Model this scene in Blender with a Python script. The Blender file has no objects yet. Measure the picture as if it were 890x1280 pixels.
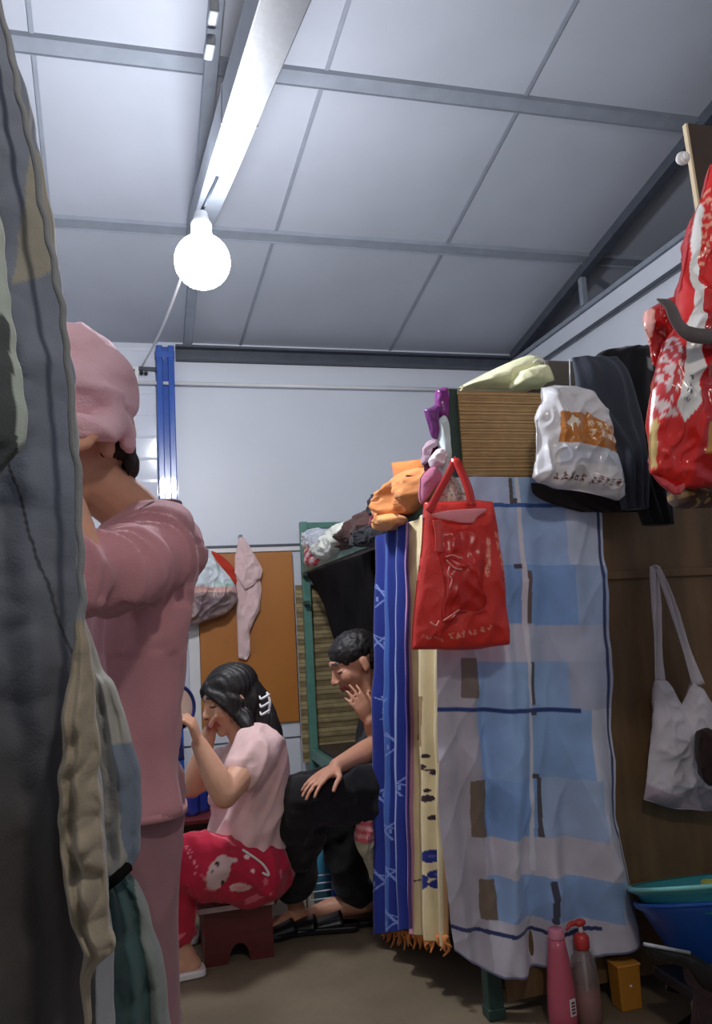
import bpy, math, random
import numpy as np
from mathutils import Vector, noise
random.seed(5)
scn = bpy.context.scene
COL = scn.collection
# ------------------------------------------------------------------ camera
F = 1000.0; CAMH = 1.07
def _n(v): return v/np.linalg.norm(v)
def _r(px, py): return np.array([(px-445)/F, -(py-640)/F, -1.0])
_D = (182, 794)
AY = _n(_r(*_D)); _q = _r(_D[0]+500, _D[1]-28)
AU = _n(np.cross(_q, AY)); AU = AU if AU[1] > 0 else -AU
AX = _n(np.cross(AY, AU)); M = np.array([AX, AY, AU])
cam = bpy.data.cameras.new('camera'); camo = bpy.data.objects.new('camera', cam); COL.objects.link(camo)
cam.sensor_fit = 'VERTICAL'; cam.sensor_height = 36; cam.sensor_width = 36; cam.lens = 36*F/1280; cam.clip_start = .02
from mathutils import Matrix
camo.matrix_world = Matrix([[*M[0], 0], [*M[1], 0], [*M[2], CAMH], [0, 0, 0, 1]])
scn.camera = camo
def at(px, py, ax, v):
    """where the sight line of a measured point meets the plane axis=v"""
    d = M @ _r(px, py); o = np.array([0, 0, CAMH]); t = (v-o[ax])/d[ax]
    return Vector(o+t*d)
def aY(px, py, Y): return at(px, py, 1, Y)
def aX(px, py, X): return at(px, py, 0, X)
def aZ(px, py, Z): return at(px, py, 2, Z)
V = Vector
# ------------------------------------------------------------------ materials
def lin(c):
    return tuple(((x/255)/12.92 if x/255 <= .04045 else ((x/255+.055)/1.055)**2.4) for x in c)
def mat(name, col=(200, 200, 200), rough=.6, ns=20, na=.12, bump=.0, bs=200, metal=0, trans=0, alpha=1, emit=0, attr=False, stretch=(1, 1, 1), sheen=0, spec=.5, coat=0, sss=0):
    m = bpy.data.materials.new(name); m.use_nodes = True; nt = m.node_tree; N = nt.nodes; L = nt.links
    b = N['Principled BSDF']; tc = N.new('ShaderNodeTexCoord'); mp = N.new('ShaderNodeMapping'); mp.inputs['Scale'].default_value = stretch
    L.new(tc.outputs['Object'], mp.inputs['Vector'])
    no = N.new('ShaderNodeTexNoise'); no.inputs['Scale'].default_value = ns; no.inputs['Detail'].default_value = 5
    L.new(mp.outputs[0], no.inputs['Vector'])
    mr = N.new('ShaderNodeMapRange'); mr.inputs[1].default_value = .25; mr.inputs[2].default_value = .75
    mr.inputs[3].default_value = 1-na; mr.inputs[4].default_value = 1+na; L.new(no.outputs[0], mr.inputs[0])
    mx = N.new('ShaderNodeVectorMath'); mx.operation = 'SCALE'
    if attr:
        a = N.new('ShaderNodeAttribute'); a.attribute_name = 'Col'; L.new(a.outputs['Color'], mx.inputs[0])
    else: mx.inputs[0].default_value = lin(col)
    L.new(mr.outputs[0], mx.inputs['Scale']); L.new(mx.outputs[0], b.inputs['Base Color'])
    b.inputs['Roughness'].default_value = rough; b.inputs['Metallic'].default_value = metal
    b.inputs['Specular IOR Level'].default_value = spec
    b.inputs['Transmission Weight'].default_value = trans; b.inputs['Alpha'].default_value = alpha
    b.inputs['Coat Weight'].default_value = coat; b.inputs['Sheen Weight'].default_value = sheen
    if sss: b.inputs['Subsurface Weight'].default_value = sss; b.inputs['Subsurface Radius'].default_value = (.02, .008, .004)
    if emit:
        b.inputs['Emission Color'].default_value = (*lin(col), 1); b.inputs['Emission Strength'].default_value = emit
    if bump:
        n2 = N.new('ShaderNodeTexNoise'); n2.inputs['Scale'].default_value = bs; n2.inputs['Detail'].default_value = 4
        L.new(mp.outputs[0], n2.inputs['Vector'])
        bp = N.new('ShaderNodeBump'); bp.inputs['Strength'].default_value = bump; bp.inputs['Distance'].default_value = .004
        L.new(n2.outputs[0], bp.inputs['Height']); L.new(bp.outputs[0], b.inputs['Normal'])
    return m
def fabric(name, col=(200, 200, 200), attr=False, na=.1, rough=.85, bump=.25, bs=350, ns=12): return mat(name, col, rough, ns, na, bump, bs, attr=attr, sheen=.15, spec=.2)
def plastic(name, col, rough=.3, **k): return mat(name, col, rough, 8, .05, **k)
def stripes_mat(name, c1, c2, scale, direction='Z', rough=.6, dist=1.5):
    """bamboo / wood grain: bands running across the given axis"""
    m = mat(name, c1, rough, 30, .15, .4, 120); nt = m.node_tree; N = nt.nodes; L = nt.links
    w = N.new('ShaderNodeTexWave'); w.bands_direction = direction; w.inputs['Scale'].default_value = scale
    w.inputs['Distortion'].default_value = dist; w.inputs['Detail'].default_value = 3
    tc = N['Texture Coordinate']; L.new(tc.outputs['Object'], w.inputs['Vector'])
    mx = N.new('ShaderNodeMix'); mx.data_type = 'RGBA'; mx.inputs[6].default_value = (*lin(c1), 1); mx.inputs[7].default_value = (*lin(c2), 1)
    L.new(w.outputs['Fac'], mx.inputs[0])
    vm = [n for n in N if n.type == 'VECT_MATH'][0]; L.new(mx.outputs[2], vm.inputs[0])
    bp = [n for n in N if n.type == 'BUMP'][0]; L.new(w.outputs['Fac'], bp.inputs['Height'])
    return m
MT = dict(
    wall=mat('white_panel', (215, 219, 228), .4, 3, .03, .03, 6, coat=.2),
    siding=mat('white_gloss_siding', (222, 226, 236), .12, 3, .03, .12, 14, coat=.6),
    ceil=mat('ceiling_sheet', (176, 181, 192), .5, 2.2, .07, .10, 5),
    steel=mat('grey_steel', (140, 147, 158), .5, 15, .1, .1, 60),
    steeld=mat('dark_steel', (74, 80, 90), .5, 15, .15, .1, 60),
    steell=mat('light_steel', (176, 180, 188), .35, 10, .08, .1, 60, metal=.2),
    blue=mat('blue_paint', (44, 88, 176), .25, 10, .1, coat=.4),
    green=mat('green_paint', (84, 130, 116), .4, 18, .16, .15, 90),
    greend=mat('dark_green_paint', (40, 66, 60), .45, 18, .16, .15, 90),
    floor=mat('concrete', (112, 98, 78), .75, 3.5, .28, .5, 30),
    ply=mat('brown_plywood', (110, 84, 56), .6, 5, .22, .2, 60, stretch=(6, 6, 1)),
    orange=mat('orange_board', (178, 112, 46), .45, 3, .12, .1, 60),
    bamboo=stripes_mat('bamboo_mat', (182, 148, 100), (158, 124, 80), 26, 'Z'),
    bambood=stripes_mat('bamboo_mat_worn', (168, 150, 108), (122, 104, 70), 4, 'Z', dist=4),
    darkwood=mat('dark_red_wood', (92, 34, 32), .4, 6, .2, .1, 60, stretch=(1, 1, 8)),
    darkboard=mat('dark_brown_board', (66, 52, 44), .55, 6, .2, .15, 60),
    black=plastic('black_plastic', (22, 22, 24), .35),
    blackcloth=mat('black_cloth', (20, 18, 19), .95, 12, .2, .2, 200, spec=.05),
    white=plastic('white_plastic', (226, 226, 226), .35),
    skin=mat('skin', (205, 152, 122), .5, 30, .06, .1, 300, attr=True, sss=.08),
    hair=mat('black_hair', (24, 18, 17), .55, 30, .35, .6, 90, stretch=(1, 1, .15)),
    cloth=fabric('patterned_cloth', attr=True),
    clothsh=mat('plastic_film_print', (200, 200, 200), .22, 10, .06, .35, 30, attr=True, coat=.3),
    bagred=mat('nonwoven_print', (200, 200, 200), .5, 10, .06, .3, 120, attr=True, coat=.1),
    red=plastic('red_plastic', (196, 40, 34), .3),
    glass=mat('clear_plastic', (240, 240, 240), .08, 5, .02, trans=.9),
)
# ------------------------------------------------------------------ objects
def mesh_from(name, verts, faces, smooth=True, cols=None):
    me = bpy.data.meshes.new(name); me.from_pydata([tuple(v) for v in verts], [], faces); me.update()
    if smooth: me.polygons.foreach_set('use_smooth', [True]*len(me.polygons))
    if cols is not None:
        a = me.color_attributes.new('Col', 'FLOAT_COLOR', 'POINT')
        a.data.foreach_set('color', [x for c in cols for x in (*lin(c), 1.0)])
    return me
def tag(o, label=None, cat=None, group=None, kind=None):
    if label: o['label'] = label
    if cat: o['category'] = cat
    if group: o['group'] = group
    if kind: o['kind'] = kind
    return o
def thing(name, loc, label, cat, group=None):
    o = bpy.data.objects.new(name, None); o.empty_display_size = .05; o.location = loc; COL.objects.link(o)
    return tag(o, label, cat, group)
def wloc(p):
    l = Vector((0, 0, 0))
    while p: l += p.location; p = p.parent
    return l
def put(name, data, material, parent=None, smooth=True, bevel=0, solid=0, sub=0, **tags):
    """data = (verts, faces[, cols]) in world space -> one mesh object with a sensible origin"""
    verts = [Vector(v) for v in data[0]]
    if parent: org = wloc(parent)
    else:
        a = np.array([tuple(v) for v in verts]); org = Vector(((a[:, 0].min()+a[:, 0].max())/2, (a[:, 1].min()+a[:, 1].max())/2, a[:, 2].min()))
    me = mesh_from(name, [v-org for v in verts], data[1], smooth, data[2] if len(data) > 2 else None)
    me.materials.append(MT[material] if isinstance(material, str) else material)
    o = bpy.data.objects.new(name, me); COL.objects.link(o)
    if parent: o.parent = parent
    else: o.location = org
    if solid:
        s = o.modifiers.new('s', 'SOLIDIFY'); s.thickness = solid; s.offset = 0
    if bevel:
        b = o.modifiers.new('b', 'BEVEL'); b.width = bevel; b.segments = 2; b.limit_method = 'ANGLE'
    if sub:
        b = o.modifiers.new('u', 'SUBSURF'); b.levels = sub; b.render_levels = sub
    return tag(o, **tags)
def join(*ds):
    v, f, c = [], [], []
    hc = all(len(d) > 2 for d in ds)
    for d in ds:
        n = len(v); v += list(d[0]); f += [tuple(i+n for i in q) for q in d[1]]
        if hc: c += list(d[2])
    return (v, f, c) if hc else (v, f)
def box(x0, x1, y0, y1, z0, z1):
    v = [V((x, y, z)) for x in (x0, x1) for y in (y0, y1) for z in (z0, z1)]
    return v, [(0, 1, 3, 2), (4, 6, 7, 5), (0, 4, 5, 1), (2, 3, 7, 6), (0, 2, 6, 4), (1, 5, 7, 3)]
def obox(c, ax, ay, az, hx, hy, hz):
    c = V(c); v = [c+ax*sx*hx+ay*sy*hy+az*sz*hz for sx in (-1, 1) for sy in (-1, 1) for sz in (-1, 1)]
    return v, [(0, 1, 3, 2), (4, 6, 7, 5), (0, 4, 5, 1), (2, 3, 7, 6), (0, 2, 6, 4), (1, 5, 7, 3)]
def bar(p0, p1, w, h, up=V((0, 0, 1))):
    p0, p1 = V(p0), V(p1); d = (p1-p0); l = d.length; d.normalize(); s = d.cross(up)
    if s.length < 1e-3: s = d.cross(V((1, 0, 0)))
    s.normalize(); u = s.cross(d).normalized()
    return obox((p0+p1)/2, d, s, u, l/2, w/2, h/2)
def catm(pts, n):
    """n samples of a Catmull-Rom through pts (tuples of floats)"""
    P = np.array([list(map(float, p)) for p in pts]); k = len(P)
    if k == 1: return [P[0]]*n
    out = []
    for i in range(n):
        t = i/(n-1)*(k-1); j = min(int(t), k-2); t -= j
        p1, p2 = P[j], P[j+1]; p0 = P[j-1] if j > 0 else 2*p1-p2; p3 = P[j+2] if j+2 < k else 2*p2-p1
        out.append(.5*((2*p1)+(-p0+p2)*t+(2*p0-5*p1+4*p2-p3)*t*t+(-p0+3*p1-3*p2+p3)*t**3))
    return out
def tube(pts, r, n=10, samples=None, closed=False):
    pts = [V(p) for p in pts]
    if samples: pts = [V(p) for p in catm([tuple(p) for p in pts], samples)]
    rr = r if hasattr(r, '__len__') else [r]*len(pts)
    if len(rr) != len(pts): rr = [x[0] for x in catm([(q,) for q in rr], len(pts))]
    vs, fs = [], []; pu = None
    for i, p in enumerate(pts):
        d = (pts[min(i+1, len(pts)-1)]-pts[max(i-1, 0)]).normalized()
        if pu is None: pu = d.orthogonal().normalized()
        u = (pu-d*pu.dot(d)).normalized(); pu = u; w = d.cross(u)
        for k in range(n):
            a = 2*math.pi*k/n; vs.append(p+(u*math.cos(a)+w*math.sin(a))*rr[i])
    for i in range(len(pts)-1):
        for k in range(n):
            a = i*n+k; b = i*n+(k+1) % n; fs.append((a, b, b+n, a+n))
    fs.append(tuple(range(n-1, -1, -1))); fs.append(tuple(range(len(vs)-n, len(vs))))
    return vs, fs
def lathe(prof, c, n=40, axis=V((0, 0, 1)), caps=(True, True)):
    """prof: (radius, height) list; c: base centre"""
    axis = V(axis).normalized(); u = axis.orthogonal().normalized(); w = axis.cross(u); c = V(c); vs, fs = [], []
    for r, h in prof:
        for k in range(n):
            a = 2*math.pi*k/n; vs.append(c+axis*h+(u*math.cos(a)+w*math.sin(a))*r)
    for i in range(len(prof)-1):
        for k in range(n):
            a = i*n+k; b = i*n+(k+1) % n; fs.append((a, b, b+n, a+n))
    if caps[0]: fs.append(tuple(range(n-1, -1, -1)))
    if caps[1]: fs.append(tuple(range(len(vs)-n, len(vs))))
    return vs, fs
def ellip(c, r, n=20, ax=None):
    c = V(c); ax = ax or (V((1, 0, 0)), V((0, 1, 0)), V((0, 0, 1))); vs, fs = [], []
    m = n//2
    for i in range(m+1):
        th = math.pi*min(max(i/m, .004), .996)
        for k in range(n):
            a = 2*math.pi*k/n
            vs.append(c+ax[0]*r[0]*math.sin(th)*math.cos(a)+ax[1]*r[1]*math.sin(th)*math.sin(a)+ax[2]*r[2]*math.cos(th))
    for i in range(m):
        for k in range(n):
            a = i*n+k; b = i*n+(k+1) % n; fs.append((a, a+n, b+n, b))
    fs.append(tuple(range(n))); fs.append(tuple(range(len(vs)-1, len(vs)-n-1, -1)))
    return vs, fs
def nz(p, s, seed=0): return noise.noise(V(p)*s+V((seed*7.3, seed*3.1, seed*1.7)))
def ridge(p, f, seed=0, k=2.5):
    q = V((p[0]*f[0], p[1]*f[1], p[2]*f[2]))+V((seed*5.1, seed*2.3, seed*9.7)); return max(0, 1-k*abs(noise.noise(q)))**1.6
# hanging cloth: rows of control points (px,py,Y) -> grid; disp(u,v) metres along the normal; col(px,py,u,v)
def cloth(rows, nu, nv, plane=1, disp=None, col=None, thick=None):
    """rows: list (top->bottom) of lists (left->right) of (px, py, value on plane axis)"""
    R = [catm(r, nu) for r in rows]; cols_ = [catm([tuple(R[j][i]) for j in range(len(R))], nv) for i in range(nu)]
    vs, cs, fs = [], [], []
    for j in range(nv):
        for i in range(nu):
            px, py, val = cols_[i][j]; u = i/(nu-1); v = j/(nv-1); p = at(px, py, plane, val)
            vs.append(p); 
            if col: cs.append(col(px, py, u, v))
    if disp:
        nrm = (vs[(nv-1)*nu]-vs[0]).cross(vs[nu-1]-vs[0]).normalized()
        if nrm.dot(V((0, 0, CAMH))-vs[0]) < 0: nrm = -nrm
        vs = [p+nrm*disp((k % nu)/(nu-1), (k//nu)/(nv-1), p) for k, p in enumerate(vs)]
    for j in range(nv-1):
        for i in range(nu-1):
            a = j*nu+i; fs.append((a, a+nu, a+nu+1, a+1))
    return (vs, fs, cs) if col else (vs, fs)
# a stuffed / crumpled shape with a measured outline and a real thickness
def pillow(poly, plane, val, T, namp=.01, nf=12, seed=0, col=None, nr=16, n=72, smooth=True, cen=None, T2=None, prof=.5, shear=(0, 0)):
    P = [tuple(p) for p in poly]
    if smooth: P = [tuple(q) for q in catm(P+[P[0]], n+1)][:n]
    else:
        L = P+[P[0]]; seg = [math.dist(L[i], L[i+1]) for i in range(len(P))]; tot = sum(seg); Q = []
        for i in range(len(P)):
            k = max(1, round(n*seg[i]/tot))
            for j in range(k): Q.append(tuple(L[i][a]+(L[i+1][a]-L[i][a])*j/k for a in (0, 1)))
        P = Q; n = len(P)
    cx, cy = cen or (sum(p[0] for p in P)/n, sum(p[1] for p in P)/n)
    base = [at(x, y, plane, val+shear[0]*(x-cx)+shear[1]*(y-cy)) for x, y in P]; c0 = at(cx, cy, plane, val)
    ax = V((0, 0, 0)); ax[plane] = 1
    if (V((0, 0, CAMH))-c0).dot(ax) < 0: ax = -ax
    T2 = T if T2 is None else T2
    vs, fs, cs = [], [], []
    def side(sgn, TT):
        st = len(vs)
        for k in range(nr):
            s = 1-k/nr if k else 1
            h = TT*(1-s**2.2)**prof
            for i in range(n):
                p = c0+(base[i]-c0)*s+ax*h*sgn
                q = nz(p, nf, seed)*namp*(1 if k else .3)+nz(p, nf*2.7, seed+3)*namp*.35*(1 if k else .2)+(ridge(p, (nf*1.1, nf*1.1, nf*.8), seed+5)+.5*ridge(p, (nf*2.4, nf*2.4, nf*2), seed+6)-.4)*namp*.8*(min(1, (1-s)*6) if k else 0)
                vs.append(p+ax*sgn*q+(base[i]-c0).normalized()*nz(p, nf, seed+9)*namp*.35)
                if col: cs.append(col(cx+(P[i][0]-cx)*s, cy+(P[i][1]-cy)*s, sgn))
        vs.append(c0+ax*TT*sgn)
        if col: cs.append(col(cx, cy, sgn))
        for k in range(nr-1):
            for i in range(n):
                a = st+k*n+i; b = st+k*n+(i+1) % n; q = (a, b, b+n, a+n); fs.append(q if sgn > 0 else q[::-1])
        for i in range(n):
            q = (st+(nr-1)*n+i, st+(nr-1)*n+(i+1) % n, len(vs)-1); fs.append(q if sgn > 0 else q[::-1])
        return st
    a = side(1, T); b = side(-1, T2)
    for i in range(n): fs.append((a+(i+1) % n, a+i, b+i, b+(i+1) % n))
    return (vs, fs, cs) if col else (vs, fs)
# union of soft solids -> ONE continuous skin
def remesh(ds, voxel=.006, smooth=4, col=None, disp=None):
    v, f = join(*[(d[0], d[1]) for d in ds])
    me = mesh_from('tmp', v, f); o = bpy.data.objects.new('tmp', me); COL.objects.link(o)
    m = o.modifiers.new('r', 'REMESH'); m.mode = 'VOXEL'; m.voxel_size = voxel; m.use_smooth_shade = True
    if smooth:
        s = o.modifiers.new('s', 'SMOOTH'); s.factor = .5; s.iterations = smooth
    dg = bpy.context.evaluated_depsgraph_get(); dg.update(); e = o.evaluated_get(dg); em = e.to_mesh()
    vs = [Vector(x.co) for x in em.vertices]; ns = [Vector(x.normal) for x in em.vertices]; fs = [tuple(p.vertices) for p in em.polygons]
    e.to_mesh_clear(); bpy.data.objects.remove(o); bpy.data.meshes.remove(me)
    if disp: vs = [p+q*disp(p, q) for p, q in zip(vs, ns)]
    if col: return vs, fs, [col(p, q) for p, q in zip(vs, ns)]
    return vs, fs
def limb(pts, rad, n=14, samples=None):
    """rounded tapering solid through pts; rad float or list"""
    pts = [V(p) for p in pts]; k = samples or max(3, len(pts)*5)
    P = [V(p) for p in catm([tuple(p) for p in pts], k)] if len(pts) > 2 else [pts[0].lerp(pts[1], i/(k-1)) for i in range(k)]
    R = [float(x[0]) for x in catm([(r,) for r in rad], k)]
    d = tube(P, R, n); return join(d, ellip(P[0], (R[0],)*3, 14), ellip(P[-1], (R[-1],)*3, 14))
def torso(rings, side, n=28):
    """rings: (centre, half front-back, half side, forward) -> closed loft"""
    vs, fs = [], []
    for c, a, b in rings:
        c = V(c); fw = side.cross(V((0, 0, 1))).normalized()
        for k in range(n):
            t = 2*math.pi*k/n; ct, st = math.cos(t), math.sin(t)
            vs.append(c+fw*a*math.copysign(abs(ct)**.85, ct)+side*b*math.copysign(abs(st)**.85, st))
    for i in range(len(rings)-1):
        for k in range(n):
            a = i*n+k; b = i*n+(k+1) % n; fs.append((a, a+n, b+n, b))
    fs.append(tuple(range(n))); fs.append(tuple(range(len(vs)-1, len(vs)-n-1, -1)))
    return vs, fs
def dense(rings, k):
    out = []
    arr = catm([(*r[0], r[1], r[2]) for r in rings], k)
    return [(V(a[:3]), a[3], a[4]) for a in arr]
def head(c, f, u, sc=1.0):
    """solids of a head with a face; returns (solids, axes)"""
    f = V(f).normalized(); u = V(u); u = (u-f*u.dot(f)).normalized(); s = u.cross(f).normalized(); ax = (f, s, u); c = V(c)
    P = lambda a, b, d: c+(f*a+s*b+u*d)*sc
    E = lambda a, b, d, r: ellip(P(a, b, d), tuple(x*sc for x in r), 18, ax)
    ds = [E(-.012, 0, .028, (.093, .074, .083)), E(.032, 0, -.02, (.060, .058, .078)), E(.034, 0, -.07, (.046, .044, .036)),
          E(.066, 0, -.094, (.018, .02, .016)), E(.077, 0, .034, (.016, .048, .014)), E(.088, 0, -.048, (.012, .021, .0065)), E(.087, 0, -.062, (.011, .018, .007)),
          limb([P(.086, 0, .018), P(.098, 0, -.004), P(.108, 0, -.022)], [.008*sc, .009*sc, .0115*sc], 10)]
    for k in (-1, 1):
        ds += [E(.06, .034*k, -.018, (.028, .024, .03)), E(.1, .011*k, -.026, (.009, .007, .006)), E(-.004, .077*k, -.006, (.016, .007, .03)), E(.003, .08*k, -.02, (.01, .006, .012)),
               E(.08, .031*k, .010, (.009, .014, .007))]
    return ds, (c, f, s, u, sc)
def face_col(H, skin, lip=(168, 88, 80), closed=True):
    c, f, s, u, sc = H
    def g(p):
        d = p-c; a = d.dot(f)/sc; b = abs(d.dot(s))/sc; h = d.dot(u)/sc
        if a > .06:
            if -.069 < h < -.042 and b < .024: return lip
            if .034 < h < .044 and .014 < b < .052: return (48, 34, 30)
            if .003 < h < .0085 and .019 < b < .045: return (40, 28, 26)
            if -.032 < h < -.026 and .004 < b < .012 and a > .09: return (110, 66, 54)
        return skin
    return g
def hand(w, d, pn, th, curl=.5, sc=1.0, spread=.12, curls=None):
    """solids of a hand: wrist w, pointing d, palm facing pn, thumb on side th"""
    w = V(w); d = V(d).normalized(); pn = V(pn); pn = (pn-d*pn.dot(d)).normalized(); t = d.cross(pn); t = t if t.dot(V(th)) > 0 else -t
    ax = (d, t, pn); q = .001*sc
    ds = [ellip(w+d*44*q, (50*q, 37*q, 14*q), 18, ax), ellip(w+d*68*q, (24*q, 38*q, 12*q), 18, ax), ellip(w+d*5*q, (28*q, 25*q, 18*q), 16, ax), ellip(w+d*32*q+t*22*q+pn*7*q, (28*q, 15*q, 13*q), 14, ax)]
    L = [(28, [40, 25, 20]), (10, [45, 29, 22]), (-9, [42, 27, 21]), (-27, [33, 21, 18])]
    for i, (off, seg) in enumerate(L):
        cu = curls[i] if curls else curl
        p = w+d*(84-abs(off-8)*.25)*q+t*off*q; pts = [p-d*18*q]; pts.append(p); a = 0; dd = d+t*spread*(off/28)
        for k, sg in enumerate(seg):
            a += cu*(.75 if k == 0 else 1.0)
            dr = (dd.normalized()*math.cos(a)+pn*math.sin(a)); p = p+dr*sg*q; pts.append(p)
        for k in range(len(pts)-1): ds.append(limb([pts[k], pts[k+1]], [(9.2-k*.7)*q, (8.6-k*.7)*q], 10, 3))
    p = w+d*22*q+t*26*q+pn*4*q; dr = (d*.65+t*.75+pn*.25).normalized(); p2 = p+dr*36*q
    dr2 = (d*.95+t*.2+pn*(.2+curl*.5)).normalized(); p3 = p2+dr2*30*q; p4 = p3+(dr2+pn*.3).normalized()*24*q
    for a, b, r in ((p, p2, 11.5), (p2, p3, 10), (p3, p4, 9)): ds.append(limb([a, b], [r*q, (r-1)*q], 10, 3))
    return ds
def stroke_glyph(u, v, seed):
    """block of brush-like strokes, 0..1 square -> ink?"""
    rnd = random.Random(seed)
    for _ in range(3):
        y = rnd.uniform(.1, .9); a = rnd.uniform(0, .25); b = rnd.uniform(.65, 1)
        if abs(v-y) < .065 and a < u < b: return True
    for _ in range(2):
        x = rnd.uniform(.15, .85); a = rnd.uniform(0, .3); b = rnd.uniform(.6, 1)
        if abs(u-x) < .075 and a < v < b: return True
    sx = rnd.uniform(.3, .7)
    return abs((u-sx)-(v-.5)*rnd.choice((-.6, .6))) < .06 and v > .4
def text_at(px, py, x0, y0, x1, y1, hgt, n, seed, gap=.18):
    """ink test for a row of n characters on the line (x0,y0)-(x1,y1), measured height hgt"""
    dx, dy = x1-x0, y1-y0; L = math.hypot(dx, dy); a = ((px-x0)*dx+(py-y0)*dy)/L; b = (-(px-x0)*dy+(py-y0)*dx)/L
    if not (0 <= a < L and 0 <= b < hgt): return False
    k = int(a/L*n); fu = (a/L*n-k)/(1-gap)
    return fu < 1 and stroke_glyph(fu, b/hgt, seed+k)
# ================================================================== SETTING
S = lambda n, d, m, **k: put(n, d, m, smooth=False, kind='structure', **k)
CS = .194
def cz(Y): return 2.773+CS*(4.65-Y)
YB, XR, XL, YF = 4.65, 2.377, -1.75, -1.2
S('floor', box(XL-.1, 5.1, YF, YB+.1, -.1, 0), 'floor')
def slab(x0, x1, y0, y1, t0, t1):
    v = [V((x, y, cz(y)+t)) for x in (x0, x1) for y in (y0, y1) for t in (t0, t1)]
    return v, box(0, 1, 0, 1, 0, 1)[1]
cl = S('ceiling', slab(XL-.1, 5.1, YF, YB+.1, 0, .08), 'ceil')
for i, (x, k) in enumerate(((-.42, -.045), (.60, -.06), (1.53, 0))):
    S('trim_%d' % (i+1), bar((x+k*(YF-4.4), YF, cz(YF)-.001), (x+k*(YB-4.4), YB, cz(YB)-.001), .016, .008), 'steel')
for i, y in enumerate((3.64, 2.72, 1.8)):
    S('trim_%d' % (i+4), join(slab(XL, 5, y-.034, y+.034, -.012, .002), slab(XL, 5, y-.036, y-.034, -.02, 0), slab(XL, 5, y+.034, y+.036, -.02, 0)), 'steel')
S('wall_back', join(box(.10, 5.1, YB, YB+.1, 0, 2.85), box(XL-.1, .10, YB+.02, YB+.1, 0, 2.85)), 'wall')
S('wall_left', box(XL-.1, XL, YF, YB+.1, 0, 4.1), 'wall')
S('wall_right', box(XR, XR+.06, YF, YB, 0, 2.70), 'wall')
S('wall_outer', box(5, 5.1, YF, YB, 0, 4.1), 'wall')
# glossy horizontal siding left of the blue column
v = join(*[bar((XL, YB-.006, z), (.08, YB-.006, z), .012, .016) for z in np.arange(.12, 2.8, .13)], *[obox(V(((XL+.08)/2, YB+.004, z+.065)), V((1, 0, 0)), V((0, 1, .07)).normalized(), V((0, -.07, 1)).normalized(), (.08-XL)/2, .008, .062) for z in np.arange(.12, 2.7, .13)])
S('trim_7', v, 'siding')
# channel along the top of the back wall, cap along the top of the right wall
S('trim_8', join(box(.20, XR, YB-.06, YB, 2.655, 2.668), box(.20, XR, YB-.012, YB, 2.655, 2.74), box(.20, XR, YB-.06, YB, 2.728, 2.742)), 'steeld')
S('trim_9', join(box(XR-.02, XR+.08, YF, YB, 2.70, 2.725)), 'steel')
zc = aX(720, 422, XR-.03)[2]
S('trim_10', tube([(XR-.03, YF, zc), (XR-.03, YB-.02, zc)], .011, 10), 'steeld')
S('trim_11', box(XR-.012, XR, YF, YB, zc+.02, 2.69), 'wall')
# rails of the back wall
zr = aY(300, 688, YB)[2]
S('trim_12', join(box(.08, 2.3, YB-.022, YB, zr-.012, zr+.012)), 'white')
S('trim_13', box(.08, 2.3, YB-.012, YB, zr+.016, zr+.03), 'steeld')
z2 = aY(370, 922, YB)[2]
S('trim_14', join(box(.08, .84, YB-.03, YB, z2+.012, aY(370, 901, YB)[2]), box(.08, .84, YB-.02, YB, .03, z2)), 'wall')
# ------------------------------------------------------------------ roof trusses
def truss(x, label, web, w=.05, m='steel', m2='steell', off=0):
    t = thing('roof_truss', (x, YB-.1, cz(YB-.1)-.05), label, 'truss')
    d = bar((x, YF, cz(YF)-off-w/2), (x, YB-.02, cz(YB-.02)-off-w/2), w, w); put('top_chord', d, m, t, smooth=False, bevel=.004)
    for p0, p1, ww in web: put('web_member', bar(p0, p1, ww, ww), m2, t, smooth=False, bevel=.004)
    return t
def sx(px, py): q = aX(px, py, XR); return q
q = sx(727, 345)
truss(XR, 'dark grey steel roof truss above the top of the right wall, with short upright', [((XR, q[1], 2.735), (XR, q[1], cz(q[1])-.03), .035), ((XR, 1.3, 2.735), (XR, 1.3, cz(1.3)-.03), .035)], .055, 'steeld', 'steel')
XT = .27
tr = truss(XT, 'light grey square steel roof truss member running down the ceiling to the bare bulb', [((XT, .5, aX(345, 0, XT)[2]-.30*(aX(345, 0, XT)[1]-.5)), (XT, 3.62, aX(255, 260, XT)[2]+.30*(3.62-aX(255, 260, XT)[1])-.01), .095)], .05, 'steel', 'steel')
p = aX(300, 148, XT); p.z = aX(345, 0, XT)[2]+.30*(p.y-aX(345, 0, XT)[1]); put('clamp_band', bar(p-V((0, .006, .002)), p+V((0, .006, .002)), .10, .102), 'steell', tr, smooth=False, bevel=.004)
for px, py in ((292, 70), (298, 30)):
    p = aX(px+5, py, XT); put('conduit_clip', bar(p+V((-.075, -.05, .0)), p+V((-.075, .05, .03)), .025, .03), 'steel', tr, smooth=False, bevel=.005)
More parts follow.
